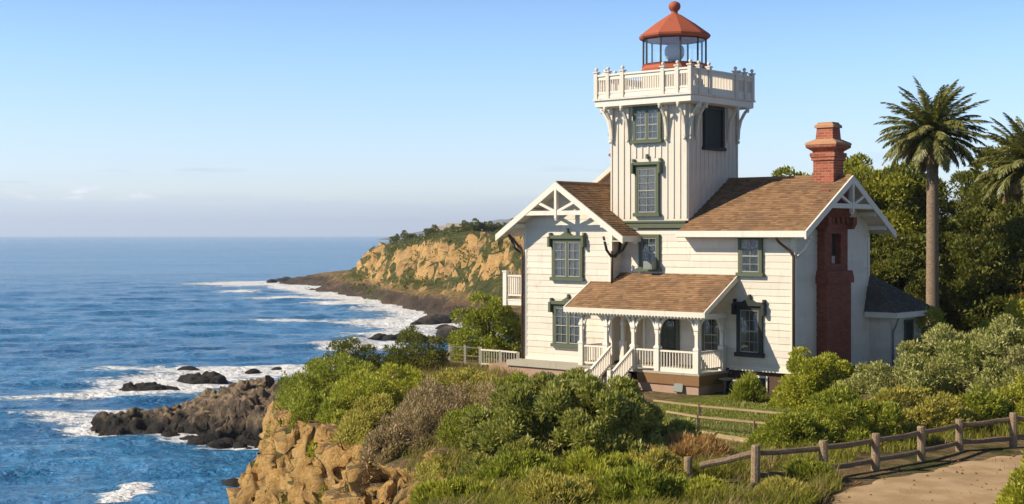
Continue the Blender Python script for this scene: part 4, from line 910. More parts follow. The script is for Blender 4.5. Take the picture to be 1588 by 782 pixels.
ad = MB().box((1.16, 8.55, .9), (1.22, 8.68, 3.0)).box((1.16, 9.4, .9), (1.22, 9.53, 3.0)).box((1.16, 8.55, 3.0), (1.22, 9.53, 3.12)); ado = ad.build('door', green_trim, house); MB().box((1.16, 8.68, .9), (1.2, 9.4, 3.0)).build('door_leaf', dark_trim, ado)
MB().tube([(1.6, 7.1, 3.3), (1.4, 7.2, 2.9), (1.22, 7.28, 2.6), (1.22, 7.28, .9)], .05, 8).build('downspout', grey_metal, house, True)
MB().box((.1, 7.3, -.3), (1.1, 10.4, .9)).build('foundation', dark_base, house)
# ================================================================ plants
leaf_dark = M_leaf('leaf_dark', (0.204, 0.233, 0.040), (0.461, 0.459, 0.113), (0.489, 0.438, 0.119), 0.5, 0.34, 0.03)
leaf_green = M_leaf('leaf_green', (0.216, 0.275, 0.029), (0.432, 0.435, 0.058), (0.194, 0.218, 0.034), 0.6, 0.35, 0.02)
leaf_bright = M_leaf('leaf_bright', (0.368, 0.396, 0.034), (0.520, 0.500, 0.074), (0.302, 0.336, 0.034), 0.5, 0.38, 0.02)
leaf_grey = M_leaf('leaf_grey', (0.324, 0.345, 0.082), (0.520, 0.500, 0.198), (0.239, 0.275, 0.049), 0.6, 0.3, 0.03)
leaf_brown = M_leaf('leaf_brown', (0.38, 0.27, 0.15), (0.56, 0.43, 0.26), (0.30, 0.24, 0.09), 0.5, 0.25, 0.0)
leaf_rust = M_leaf('leaf_rust', (0.519, 0.238, 0.100), (0.520, 0.415, 0.166), (0.432, 0.296, 0.082), 0.4, 0.25, 0.0)
leaf_gold = M_leaf('leaf_gold', (0.476, 0.374, 0.066), (0.520, 0.500, 0.148), (0.324, 0.316, 0.049), 0.6, 0.35, 0.0)
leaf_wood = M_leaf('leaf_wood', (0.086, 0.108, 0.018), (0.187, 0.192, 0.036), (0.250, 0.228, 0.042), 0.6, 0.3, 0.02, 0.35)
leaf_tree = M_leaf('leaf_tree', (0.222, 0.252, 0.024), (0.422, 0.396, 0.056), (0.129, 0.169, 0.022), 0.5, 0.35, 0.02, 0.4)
leaf_red = M_leaf('leaf_red', (0.32, 0.07, 0.025), (0.48, 0.16, 0.05), None, 0.5, 0.3, 0.0)
grass_mat = M_leaf('grass_blade', (0.20, 0.215, 0.03), (0.36, 0.34, 0.075), (0.40, 0.33, 0.12), 0.5, 0.4, 0.0, 0.5)
dry_grass = M_leaf('dry_grass', (0.32, 0.23, 0.11), (0.48, 0.37, 0.20), (0.22, 0.18, 0.06), 0.5, 0.35, 0.0)
palm_leaf = M_leaf('palm_leaf', (0.13, 0.15, 0.03), (0.30, 0.29, 0.085), (0.38, 0.32, 0.12), 0.45, 0.3, 0.05, 1.2)
palm_dead = M_leaf('palm_dead', (0.24, 0.17, 0.085), (0.40, 0.30, 0.16), None, 0.5, 0.2, 0.0)

def unit(v): return v / np.maximum(np.linalg.norm(v, axis=-1, keepdims=True), 1e-9)
def leaves(p, a, ln, wd, rg, up=0.0):
    """leaf blades at p along a: arrays of verts and faces, four corners each"""
    n = len(p); r = rg.normal(size=(n, 3)); s = unit(np.cross(a, r)); ln = ln[:, None]; wd = wd[:, None]
    nrm = np.cross(a, s); mid = p + a*ln*0.45 + nrm*ln*0.06
    v = np.stack([p, mid + s*wd*0.5, p + a*ln - nrm*ln*0.05, mid - s*wd*0.5], 1).reshape(-1, 3)
    return v, np.arange(n*4).reshape(n, 4)
def dome(rg, rx, ry, h, nclump, cr, n, up=0.5, lo=-0.15, lump=0.22, core=0.25):
    """leaf places and directions for a lumpy dome of foliage"""
    d = unit(rg.normal(size=(nclump, 3))); d[:, 2] = np.abs(d[:, 2]) * 1.0 + lo * rg.random(nclump)
    d = unit(d); f = np.where(rg.random(nclump) < core, rg.uniform(0.3, 0.8, nclump), rg.uniform(0.80, 1.0, nclump))
    k = 1 + lump * fbm(d[:, 0]*2.0, d[:, 1]*2.0, d[:, 2]*2.0, oct=2, seed=int(rg.integers(999))) * 1.8
    c = d * (f*k)[:, None] * np.array([rx, ry, h]); rad = cr * rg.uniform(0.55, 1.35, nclump)
    w = rad**2; i = rg.choice(nclump, n, p=w/w.sum())
    q = unit(rg.normal(size=(n, 3)) + d[i]*0.55 + np.array([0, 0, 0.35])); rr = rg.uniform(0.35, 1.0, n)**0.6
    p = c[i] + q * (rad[i]*rr)[:, None] * np.array([1, 1, 0.85])
    a = unit(q*0.7 + d[i]*0.35 + rg.normal(size=(n, 3))*0.55 + np.array([0, 0, up]))
    ok = p[:, 2] > -0.15; return p[ok], a[ok]
NB = [0]
def bush(name, loc, rx, ry, h, n, mat, ll=(.14, .22), lw=.4, label=None, cat='shrub', group=None, nclump=None, cr=None, up=0.5, seed=None, drape=0.0, rz=0.0, lump=0.22, tips=None, flat=False):
    NB[0] += 1; rg = np.random.default_rng(seed if seed is not None else 100 + NB[0])
    cr = cr or 0.24*min(rx, h)*1.1; nclump = nclump or int(14 + 3.2*rx*ry/(cr*cr))
    p, a = dome(rg, rx - cr*.6, ry - cr*.6, h - cr*.6, nclump, cr, n, up, lump=lump)
    if flat: p[:, 2] *= np.clip(1.04 - 0.34*np.hypot(p[:, 0]/rx, p[:, 1]/ry)**2, .15, 1.2)
    if drape:
        cz, sz = math.cos(rz), math.sin(rz); X_ = loc[0] + p[:, 0]*cz - p[:, 1]*sz; Y_ = loc[1] + p[:, 0]*sz + p[:, 1]*cz
        p[:, 2] += np.clip((near_h(X_, Y_) - loc[2]) * drape, -3.0, 1.0)
    ln = rg.uniform(*ll, len(p)); v, f = leaves(p, a, ln, ln*lw*rg.uniform(.7, 1.3, len(p)), rg)
    o = fast_mesh(name, v, f, mat, loc=loc); o.rotation_euler = (0, 0, rz)
    tag(o, label, cat, group)
    st = MB(); rr = random.Random(NB[0])
    for k in range(9):
        an = rr.uniform(0, 6.28); e = Vector((math.cos(an)*rx*.6*rr.random(), math.sin(an)*ry*.6*rr.random(), h*rr.uniform(.5, .85)))
        st.tube([(e.x*.1, e.y*.1, -.3), (e.x*.45, e.y*.45, e.z*.55), tuple(e)], [.05+.01*h, .035, .012], 5)
    st.build('stem', twig, o)
    if tips:
        m_, cnt, tl = tips; k = rg.choice(np.where(p[:, 2] > h*.62)[0], cnt); base = p[k]
        pp = np.repeat(base, 14, 0) + rg.normal(size=(cnt*14, 3))*np.array([.07, .07, .0]) + np.array([0, 0, 1])*rg.uniform(0, tl, cnt*14)[:, None]
        aa = unit(rg.normal(size=pp.shape)*.5 + np.array([0, 0, 1.0])); l2 = rg.uniform(.08, .16, len(pp)); v, f = leaves(pp, aa, l2, l2*.4, rg); fast_mesh('red_tips', v, f, m_, o)
    return o
def gp(px, py, z=0.0):
    p = on_ground(px, py, z); return (p.x, p.y, gh(p.x, p.y) - .05)
def wp(x, y): return (x, y, gh(x, y) - .05)
# big shrub in front of the porch
bush('shrub', wp(1.95, 46.3), 4.0, 2.9, 2.8, 82000, leaf_dark, (.14, .24), .38, 'huge dark leathery shrub in the middle, in front of the porch steps', cr=.46, seed=1, drape=.6, lump=.10, flat=True)
bush('shrub', wp(5.0, 47.0), 1.4, 1.5, 1.25, 9000, leaf_dark, (.14, .22), .38, 'smaller dark shrub against the right flank of the huge dark shrub', cr=.42, seed=2)
bush('shrub', wp(-1.0, 49.2), 1.5, 1.4, 1.5, 8000, leaf_green, (.10, .18), .35, 'olive green shrub left of the huge dark shrub, under the low terrace wall', cr=.35, seed=3, drape=.6)
# dry scrub on the cliff rim
bush('dry_shrub', wp(-3.3, 50.6), 2.0, 1.7, 1.75, 15000, leaf_brown, (.10, .2), .18, 'brown twiggy dry shrub on the cliff rim between green bushes', cr=.34, seed=4, up=.8, drape=.8)
bush('dry_shrub', wp(-1.9, 57.5), 2.1, 1.8, 1.35, 12000, leaf_brown, (.10, .2), .18, 'pinkish brown dry shrub beyond the rim, below the terrace wall', cr=.34, seed=5, up=.8)
bush('dry_shrub', wp(-2.9, 46.2), .9, .8, .8, 5000, leaf_gold, (.10, .2), .16, 'small straw coloured shrub at the very edge over the orange cliff face', cr=.25, seed=6, up=.8, drape=.8)
# green bushes at the tip of the bluff
for x, y, rx, ry, h, n, m, lab, dr in (
        (-8.3, 63.5, 2.7, 2.9, 2.0, 16000, leaf_green, 'rounded green bush at the outer tip of the bluff, leaning over the sea', .8),
        (-6.4, 59.0, 2.2, 2.2, 1.7, 13000, leaf_bright, 'yellow green bush inside the tip bush, spilling down the orange cliff', .8),
        (-7.7, 57.8, 1.5, 1.6, 1.3, 8000, leaf_green, 'low green bush hanging lowest on the cliff below the tip bush', .9),
        (-5.6, 55.2, 1.3, 1.3, 1.3, 7000, leaf_gold, 'olive and straw bush clinging to the rim left of the brown dry shrub', .9),
        (-4.9, 62.8, 2.0, 2.0, 1.5, 11000, leaf_bright, 'bright green bush in the middle of the bluff behind the brown dry shrub', .5),
        (-8.2, 71.0, 2.0, 2.4, 2.2, 11000, leaf_wood, 'dark low bush on the skyline of the bluff against the surf', .6),
        (-5.4, 75.5, 2.2, 2.0, 2.3, 11000, leaf_wood, 'dark bush at the left end of the cliff top fence', .5),
        (-2.3, 64.8, 2.0, 1.8, 1.1, 9000, leaf_gold, 'yellowish low bush in front of the cliff top fence', .3),
        (0.3, 63.6, 1.6, 1.3, 1.0, 7000, leaf_green, 'low green bush against the pink terrace wall', .2)):
    bush('bush', wp(x, y), rx, ry, h, n, m, (.10, .19), .36, lab, 'bush', 'bushes on the bluff', cr=.42, drape=dr)
bush('bush', wp(-1.35, 83), 2.3, 2.4, 4.2, 14000, leaf_green, (.14, .24), .5, 'tall green bush beside the left wall of the house, below the small balcony', 'bush', cr=.6)
for x, y, rx, ry, h, m, lab in ((-9.0, 60.2, 1.5, 1.6, 1.2, leaf_green, 'green scrub hanging over the outermost corner of the orange cliff'), (-7.5, 56.2, 1.3, 1.3, 1.1, leaf_bright, 'bright scrub spilling over the rim between the tip bush and the dry shrub'),
        (-6.3, 53.6, 1.2, 1.1, 1.0, leaf_gold, 'straw green scrub hanging down the middle of the orange cliff'), (-4.4, 49.6, 1.1, 1.0, .9, leaf_brown, 'brown twigs hanging over the rim in front of the brown dry shrub'), (-9.3, 66.5, 1.5, 1.6, 1.3, leaf_green, 'green scrub on the seaward edge beyond the tip bush')):
    bush('bush', wp(x, y), rx, ry, h, 7500, m, (.10, .19), .34, lab, 'bush', 'bushes on the bluff', cr=.34, drape=.95)
# low leafy clumps among the foreground grass
for x, y, rx, h, m, lab in ((-1.3, 39.8, 1.0, .75, leaf_bright, 'low bright clump at the bottom left corner of the foreground grass'), (0.3, 41.6, 1.1, .8, leaf_green, 'low green clump under the left end of the huge dark shrub'), (1.2, 38.6, 1.1, .7, leaf_gold, 'straw yellow clump at the bottom edge below the huge dark shrub'),
        (2.6, 41.2, 1.2, .85, leaf_bright, 'bright clump in the grass under the middle of the huge dark shrub'), (3.5, 38.8, 1.1, .75, leaf_green, 'green clump at the bottom edge of the grass, left of the fence stub'), (4.0, 42.0, .9, .7, leaf_gold, 'golden clump in the grass between the rust brown brush and the bottom edge'),
        (5.2, 38.9, .7, .45, leaf_bright, 'bright clump at the bottom edge below the fence stub'), (7.4, 38.8, .6, .4, leaf_gold, 'golden clump by the foot of the fallen fence rail'), (8.6, 41.5, .6, .5, leaf_green, 'low green clump under the rail between the first and second fence posts'), (-0.3, 43.0, .8, .7, leaf_gold, 'yellow clump at the rim left of the foreground grass')):
    bush('low_shrub', wp(x, y), rx*1.25, rx, h*1.15, 14000, m, (.12, .26), .20, lab, 'low shrub', 'low clumps in the foreground grass', cr=.30, up=.9)
# beside the house and behind the rail fence
bush('shrub', gp(1268, 632), 1.85, 1.7, 2.5, 20000, leaf_bright, (.10, .18), .5, 'rounded bright green shrub before the right corner of the house', cr=.4, lump=.14)
bush('shrub', gp(1159, 622), .62, .6, .95, 3500, leaf_green, (.25, .45), .10, 'small spiky green shrub by the white cellar window', cr=.2, up=1.6)
for px, py, rx, ry, h, n, m, lab in (
        (1395, 645, 2.7, 2.0, 2.5, 20000, leaf_grey, 'grey green shrub right of the rounded bright shrub, below the annex'),
        (1500, 640, 3.3, 2.6, 3.7, 30000, leaf_grey, 'tallest grey green shrub of the right hand hedge'),
        (1590, 655, 2.0, 2.2, 4.3, 18000, leaf_grey, 'grey green shrub cut by the right edge of the picture'),
        (1230, 695, 1.6, 1.1, 1.15, 11000, leaf_green, 'low leafy green shrub right of the log kerb, behind the second fence post'),
        (1320, 690, 2.3, 1.3, 1.75, 17000, leaf_green, 'leafy green shrub behind the middle of the rail fence'),
        (1425, 672, 2.0, 1.1, 1.75, 14000, leaf_gold, 'golden brown topped shrub behind the rail fence'),
        (1520, 665, 1.6, 1.2, 1.5, 11000, leaf_green, 'green shrub behind the right end of the rail fence'),
        (1585, 665, 1.1, 1.0, 1.9, 8000, leaf_bright, 'yellow green shrub behind the last fence post on the right')):
    bush('shrub', gp(px, py), rx, ry, h, n, m, (.11, .2), .36 if m is leaf_grey else .32, lab, 'shrub', 'shrubs behind the rail fence', cr=.4, seed=None)
bush('shrub', (13.6, 36.4, gh(13.6, 36.4)), 1.25, 1.0, 1.55, 10000, leaf_bright, (.09, .16), .42, 'yellow green shrub in the bottom right corner beside the sandy path', cr=.3)
bush('shrub', wp(24.8, 68.5), 3.2, 2.5, 5.2, 22000, leaf_bright, (.14, .24), .4, 'light green shrub with red shoots right of the palm trunk', cr=.7, tips=(leaf_red, 26, .7))
bush('shrub', wp(20.6, 71.5), 2.2, 2.0, 3.6, 12000, leaf_bright, (.14, .24), .4, 'light green shrub at the foot of the tall palm', cr=.6, tips=(leaf_red, 5, .4))
bush('shrub', wp(29.0, 66.5), 2.6, 2.4, 5.6, 16000, leaf_tree, (.14, .24), .4, 'green shrub with red shoots at the right edge of the picture', cr=.7, tips=(leaf_red, 14, .6))
bush('flower_bush', wp(19.9, 72.6), .45, .4, 3.3, 700, leaf_red, (.10, .18), .5, 'pink flowering bush beside the annex wall', cat='flowers', cr=.3)
bush('dry_shrub', gp(1075, 722), 1.25, .9, .95, 11000, leaf_rust, (.14, .28), .10, 'rust brown feathery dry brush before the log kerb', cr=.28, up=1.0)
bush('dry_shrub', gp(1010, 728), .8, .7, .6, 4500, leaf_rust, (.14, .28), .10, 'low rust brown brush at the foot of the huge dark shrub', cr=.24, up=1.0)

# grass: blades in bent strips
def grass(name, pts, hgt, wid, mat, seed, label=None, bend=.5, kind='stuff', tuft=0.0):
    rg = np.random.default_rng(seed); n = len(pts); an = rg.uniform(0, 6.283, n); h = hgt*rg.uniform(.45, 1.25, n)*np.clip(1 + 0.75*fbm(pts[:, 0]*.9, pts[:, 1]*.9, oct=3, seed=seed), .35, 1.7); l = h*bend*rg.uniform(.2, 1.3, n); w = wid*rg.uniform(.6, 1.3, n)
    d = np.stack([np.cos(an), np.sin(an), 0*an], -1); s = np.stack([-np.sin(an), np.cos(an), 0*an], -1); Zv = np.array([0, 0, 1.0])
    b = pts; m_ = b + d*(l*.30)[:, None] + Zv*(h*.6)[:, None]; t = b + d*l[:, None] + Zv*h[:, None]
    v = np.stack([b - s*(w/2)[:, None], b + s*(w/2)[:, None], m_ + s*(w*.4)[:, None], m_ - s*(w*.4)[:, None], t + s*(w*.06)[:, None], t - s*(w*.06)[:, None]], 1).reshape(-1, 3)
    i = np.arange(n)*6; f = np.concatenate([np.stack([i, i+1, i+2, i+3], -1), np.stack([i+3, i+2, i+4, i+5], -1)])
    return tag(fast_mesh(name, v, f, mat), None, None, None, kind)
def scatter(n, poly, seed, clump=0.0, avoid=()):
    rg = np.random.default_rng(seed); x0, x1 = min(p[0] for p in poly), max(p[0] for p in poly); y0, y1 = min(p[1] for p in poly), max(p[1] for p in poly)
    x = rg.uniform(x0, x1, n); y = rg.uniform(y0, y1, n); ok = sdist(x, y, poly) + fbm(x*.6, y*.6, seed=seed)*.9 > 0
    if clump: ok &= fbm(x*clump, y*clump, oct=3, seed=seed+1) + rg.normal(size=n)*.12 > 0.0
    for q in avoid: ok &= sdist(x, y, q) < 0
    x, y = x[ok], y[ok]; return np.stack([x, y, near_h(x, y) - .03], -1)
FORE = [(-2.9, 36), (-2.2, 40.5), (-1.2, 42.6), (0.6, 43.2), (3.5, 43.6), (6.5, 45), (8.4, 45.2), (9.4, 43.5), (9.2, 41), (8.4, 38.5), (7.4, 36), (7, 33), (-2.6, 33)]
FBAND = [(5.0, 40.2), (5.0, 42.2), (8.4, 42.0), (8.6, 39.6), (6.6, 38.6), (5.6, 39.2)]
grass('tall_grass', scatter(60000, FORE, 1, avoid=(FBAND,)), .42, .030, grass_mat, 2, bend=.75)
grass('tall_grass', scatter(16000, FORE, 5, .8, avoid=(FBAND,)), .45, .03, dry_grass, 6, bend=.8)
VERGE = [(6.4, 35), (8.2, 40.6), (10.2, 44.6), (14, 48.6), (18, 51), (24, 53), (30, 55), (30, 58), (18, 56), (9, 50), (6.5, 46), (6.5, 36)]
grass('verge_grass', scatter(75000, VERGE, 11, avoid=(PATH,)), .34, .024, grass_mat, 12, bend=.8)
grass('verge_grass', scatter(9000, VERGE, 15, .7, avoid=(PATH,)), .30, .022, dry_grass, 16, bend=.9)
LAWN_ALL = [(3.5, 62), (3, 52), (6, 49.5), (11, 48.5), (15, 53), (16, 62), (11.6, 64), (8, 62)]
grass('lawn_grass', scatter(60000, LAWN_ALL, 21), .11, .022, M_leaf('lawn_blade', (.20, .235, .03), (.33, .34, .06), (.36, .32, .09), .5, .3, .03, .6), 22, bend=.6)
BLUFF = [(-1.2, 42.5), (-3.0, 47), (-5.4, 52), (-8.0, 57), (-9.6, 63), (-9.8, 70), (-8.8, 78), (0, 80), (0.5, 66), (4, 58), (3, 49), (2, 44)]
grass('dry_grass', scatter(42000, BLUFF, 31), .36, .026, dry_grass, 32, bend=.8)
grass('bluff_grass', scatter(36000, BLUFF, 35, .5), .42, .028, grass_mat, 36, bend=.8)
# loose stones on the path
rgp = np.random.default_rng(91); n_ = 500; x_ = rgp.uniform(7, 30, n_); y_ = rgp.uniform(35, 52, n_); ok = sdist(x_, y_, PATH) > -.6; x_, y_ = x_[ok], y_[ok]; c_ = np.stack([x_, y_, near_h(x_, y_) + .06], -1); s_ = rgp.uniform(.015, .06, len(x_))[:, None]
oc = [np.array(v) for v in ((1, .2, -.2), (-.2, 1, .1), (-1, -.1, 0), (.1, -1, .2), (.1, .1, .7), (0, 0, -.8))]; V_ = np.stack([c_ + o_*s_*rgp.uniform(.7, 1.3, (len(x_), 1)) for o_ in oc], 1).reshape(-1, 3)
tr_ = np.array([(0,1,4),(1,2,4),(2,3,4),(3,0,4),(1,0,5),(2,1,5),(3,2,5),(0,3,5)]); tag(fast_mesh('pebbles', V_, (np.arange(len(x_))[:, None, None]*6 + tr_).reshape(-1, 3), brown_wood), kind='stuff')
grass('path_tufts', scatter(2600, PATH, 95, .9), .16, .02, dry_grass, 96, bend=1.0)
# scrub clinging to the cliff face
rg = np.random.default_rng(77); SLP = [(-1.4, 42), (-3.2, 46.5), (-5.6, 51.5), (-8.2, 56.5), (-10.4, 58), (-13, 62), (-9, 52), (-6, 46), (-4, 41)]
xx = rg.uniform(-14, -1, 60000); yy = rg.uniform(40, 66, 60000); ok = (sdist(xx, yy, SLP) > 0) & (fbm(xx*.7, yy*.7, oct=3, seed=78) > .34); xx, yy = xx[ok], yy[ok]
grass('cliff_scrub', np.stack([xx, yy, near_h(xx, yy) + .05], -1), .34, .05, M_leaf('scrub_leaf', (.10, .10, .03), (.20, .16, .07), (.22, .15, .07), .5, .2, .02), 79, bend=1.0)

# trees
def tree_proto(name, h, rx, ch, n, mat, ll, seed, nclump=None, cr=None, lab=None, lw=.5):
    """root at the base, trunk with limbs, crown"""
    root = empty(name); rg = np.random.default_rng(seed); rr = random.Random(seed); tk = MB()
    base = h - ch; tk.tube([(0, 0, -.4), (.1*rr.uniform(-1, 1), .1, base*.6), (.25*rr.uniform(-1, 1), .2*rr.uniform(-1, 1), base + ch*.35), (.3*rr.uniform(-1, 1), 0, base + ch*.7)], [.035*h, .028*h, .016*h, .006*h], 8)
    for k in range(9):
        an = k*2.4 + rr.random(); z0 = base*.7 + ch*.06*k; e = (math.cos(an)*rx*.75, math.sin(an)*rx*.75, min(z0 + ch*rr.uniform(.25, .5), h*.92)); tk.tube([(0, 0, z0), (e[0]*.5, e[1]*.5, z0 + (e[2]-z0)*.6), e], [.014*h, .008*h, .003*h], 5)
    tk.build('trunk', bark, root)
    p, a = dome(rg, rx*.86, rx*.86, ch*.5, nclump or 60, cr or rx*.26, n, .4, lo=-.7, lump=.35); 
    d2 = p.copy(); d2[:, 2] = p[:, 2] + base + ch*.45
    # the lower half of the crown
    p3, a3 = dome(rg, rx*.86, rx*.86, ch*.42, (nclump or 60)//2, cr or rx*.26, n//2, .1, lo=-.2, lump=.35); p3[:, 2] = base + ch*.45 - p3[:, 2]
    p = np.concatenate([d2, p3]); a = np.concatenate([a, a3]); ln = rg.uniform(*ll, len(p)); v, f = leaves(p, a, ln, ln*lw, rg)
    fast_mesh('crown', v, f, mat, root); return root
def place(o, x, y, s, rz, lab, cat='tree', group=None, first=False, z=None):
    c = o if first else copy_tree(o); c.location = (x, y, gh(x, y) if z is None else z); c.scale = (s, s, s*1.0); c.rotation_euler = (0, 0, rz); tag(c, lab, cat, group); return c
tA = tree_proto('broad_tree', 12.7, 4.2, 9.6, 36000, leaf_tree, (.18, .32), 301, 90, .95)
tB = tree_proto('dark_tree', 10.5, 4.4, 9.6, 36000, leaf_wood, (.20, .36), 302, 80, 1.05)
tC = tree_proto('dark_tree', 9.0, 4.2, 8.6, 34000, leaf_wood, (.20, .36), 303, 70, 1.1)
place(tA, *at(1274, 92)[:2], 1.0, .3, 'sunlit green tree behind the roof, left of the brick chimney', 'tree', first=True)
place(tA, *at(1340, 90)[:2], 1.03, 2.1, 'tall green tree behind the roof, right of the brick chimney')
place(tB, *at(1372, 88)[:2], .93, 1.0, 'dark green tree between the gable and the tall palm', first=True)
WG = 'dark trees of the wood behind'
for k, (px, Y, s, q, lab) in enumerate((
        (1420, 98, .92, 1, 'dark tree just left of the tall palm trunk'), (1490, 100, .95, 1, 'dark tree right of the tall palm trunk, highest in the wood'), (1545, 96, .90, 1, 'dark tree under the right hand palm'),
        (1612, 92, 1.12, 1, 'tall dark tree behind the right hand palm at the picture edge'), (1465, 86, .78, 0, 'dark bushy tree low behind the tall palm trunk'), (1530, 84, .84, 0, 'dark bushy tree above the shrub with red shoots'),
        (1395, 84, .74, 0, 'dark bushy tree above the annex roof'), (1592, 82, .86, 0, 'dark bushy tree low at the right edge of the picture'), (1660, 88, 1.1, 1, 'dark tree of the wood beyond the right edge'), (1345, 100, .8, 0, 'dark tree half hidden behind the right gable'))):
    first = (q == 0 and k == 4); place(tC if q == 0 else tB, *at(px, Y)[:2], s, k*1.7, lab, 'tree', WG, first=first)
for px, Y, s, rz in ((1700, 100, 1.1, 1), (1560, 112, 1.05, 2), (1440, 115, 1.0, 3)): place(tB, *at(px, Y)[:2], s, rz, 'dark tree at the back of the wood, only its top showing', 'tree', WG)

# palms
def palm(name, x, y, hz, R_, label, seed, tr=.335, nf=100, trunk_bottom=0.0):
    root = empty(name, (x, y, 0)); tag(root, label, 'palm tree'); rg = np.random.default_rng(seed); rr = random.Random(seed); prof = []; n = 64
    for i in range(n+1):
        t = i/n; z = -.3 + (hz - .6)*t; r = tr*(1.12 - .22*t + (.35*math.exp(-t*14))) * (1 + .035*(i % 2)) * (1.0 if t < .9 else 1 + .5*(t-.9)/.1); prof.append((r, z))
    mt = Mat('palm_trunk'); nz_ = mt.noise(3, 6, mt.mapping((2, 2, 9)), .7); tm = mt.done(mt.mix(mt.rng(nz_, .35, .68), (.17, .12, .085), (.36, .28, .205)), .9, mt.bump(nz_, .8, .06), .1)
    MB().lathe((0, 0, 0), prof, 18).build('trunk', tm, root, True)
    bs = MB()
    for k in range(46):
        an = k*2.399; z = hz - 1.5 + 1.3*(k/46); r = tr*1.15; e = r + .25; bs.bar((math.cos(an)*r*.8, math.sin(an)*r*.8, z), (math.cos(an)*e, math.sin(an)*e, z + .32), .16, .07)
    bs.build('frond_stubs', bark, root)
    def frond(el0, az, ln, droop, mat, nl=60, lf=.66, wd=.075):
        m = 15; pts = []; p = np.array([0, 0, hz - .15]); el = el0; st = ln/m
        for i in range(m+1):
            pts.append(p.copy()); p = p + st*np.array([math.cos(el)*math.cos(az), math.cos(el)*math.sin(az), math.sin(el)]); el -= droop/m*(0.35 + 1.3*i/m)
        pts = np.array(pts); s_ = np.array([-math.sin(az), math.cos(az), 0])
        t = np.linspace(.12, .99, nl); k = np.clip((t*m).astype(int), 0, m-1); fr = (t*m - k)[:, None]; c = pts[k]*(1-fr) + pts[k+1]*fr; tg = unit(pts[k+1] - pts[k]); nn_ = unit(np.cross(tg, s_))
        nn_ = nn_ * np.where(nn_[:, 2:3] > 0, -1, 1); V = []
        for sg in (-1, 1):
            a = unit(tg*.95 + sg*s_*.62 + nn_*.25 + np.array([0, 0, -.12]) + rg.normal(size=c.shape)*.12)
            L_ = lf*np.sin(np.clip(t*1.02, 0, 1)*math.pi*.80 + .42)*rg.uniform(.8, 1.15, nl)
            wv = unit(np.cross(a, nn_ + rg.normal(size=c.shape)*.4)); mid = c + a*(L_*.45)[:, None]
            V.append(np.stack([c - tg*.02, mid - wv*wd*.5, c + a*L_[:, None] + np.array([0, 0, -.14])*L_[:, None], mid + wv*wd*.5], 1).reshape(-1, 3))
        w2 = np.linspace(.06, .01, m+1)[:, None]; V2 = np.stack([pts[:-1] - s_*w2[:-1], pts[:-1] + s_*w2[:-1], pts[1:] + s_*w2[1:], pts[1:] - s_*w2[1:]], 1).reshape(-1, 3)
        v = np.concatenate(V + [V2]); fast_mesh('frond', v, np.arange(len(v)).reshape(-1, 4), mat, root)
    for k in range(nf):
        u_ = (k + .5)/nf; el = R(86) - R(128)*u_**.8 + rr.uniform(-.10, .10); az = k*2.39996 + rr.uniform(-.2, .2)
        dead = u_ > .80; frond(el, az, R_*(rr.uniform(.88, 1.08) if not dead else rr.uniform(.5, .78)), R(48 + 26*u_ + rr.uniform(-12, 12)) if not dead else R(50), palm_dead if dead else palm_leaf)
    return root
p = at(1446, 80); palm('palm_tree', p.x, p.y, at(1443, 80, 205).z, 3.4, 'tall date palm with full round crown standing behind the annex', 401)
p = at(1600, 76); palm('palm_tree', p.x, p.y, at(1600, 76, 255).z, 3.35, 'palm cut by the right edge, only its left fronds showing', 402)

# ================================================================ fences, small things
def log_post(name_parent, p, h, r, mat, lean=(0, 0)):
    p = Vector(p); t = p + Vector((lean[0], lean[1], h)); mb = MB()
    mb.tube([p - Vector((0, 0, .4)), p + (t-p)*.5, t - Vector((0, 0, .04)), t], [r*1.05, r, r*.98, r*.85], 10); return mb.build('post', mat, name_parent)
def log_rail(parent, a, b, r, mat, sag=.02):
    a, b = Vector(a), Vector(b); mb = MB(); n = 6; rr = random.Random(int(a.x*97)); pts = [a + (b-a)*(i/n) + Vector((0, 0, -sag*math.sin(i/n*math.pi) + rr.uniform(-.012, .012))) for i in range(n+1)]
    mb.tube(pts, [r*rr.uniform(.9, 1.1) for _ in pts], 8); return mb.build('rail', mat, parent)
rf = empty('rail_fence', on_ground(1278, 750)); tag(rf, 'weathered split rail fence of round posts along the sandy path', 'fence')
bpy.context.view_layer.update()
posts = [(1171, 760, 690), (1278, 750, 683), (1357, 735, 672), (1429, 716, 661), (1488, 700, 650), (1571, 694, 640), (1650, 690, 632)]
pts_ = []
inv = rf.location.copy()
for px, yb, yt in posts:
    g = on_ground(px, yb); zt = CZ - (yt - 364)*g.y/F; g.z = gh(g.x, g.y); pts_.append((g, zt - g.z))
for i, (g, h) in enumerate(pts_): log_post(rf, g - inv, h, .135, post_wood, (random.Random(i).uniform(-.03, .03), 0))
for (a, ha), (b, hb) in zip(pts_[:-1], pts_[1:]):
    for fr_, fr2 in ((.80, .80), (.28, .26)): log_rail(rf, a - inv + Vector((0, .10, ha*fr_)), b - inv + Vector((0, .10, hb*fr2)), .085, old_wood)
ps = on_ground(1067, 752); ps.z = gh(ps.x, ps.y); log_post(rf, ps - inv, .78, .125, post_wood)
a = ps + Vector((.35, -.1, .55)); log_rail(rf, a - inv, pts_[0][0] - inv + Vector((0, .12, pts_[0][1]*.80)), .095, old_wood)
fl_ = on_ground(1138, 783); fl_.z = gh(fl_.x, fl_.y) + .12; log_rail(rf, fl_ - inv, pts_[0][0] - inv + Vector((0, .06, .12)), .08, old_wood)
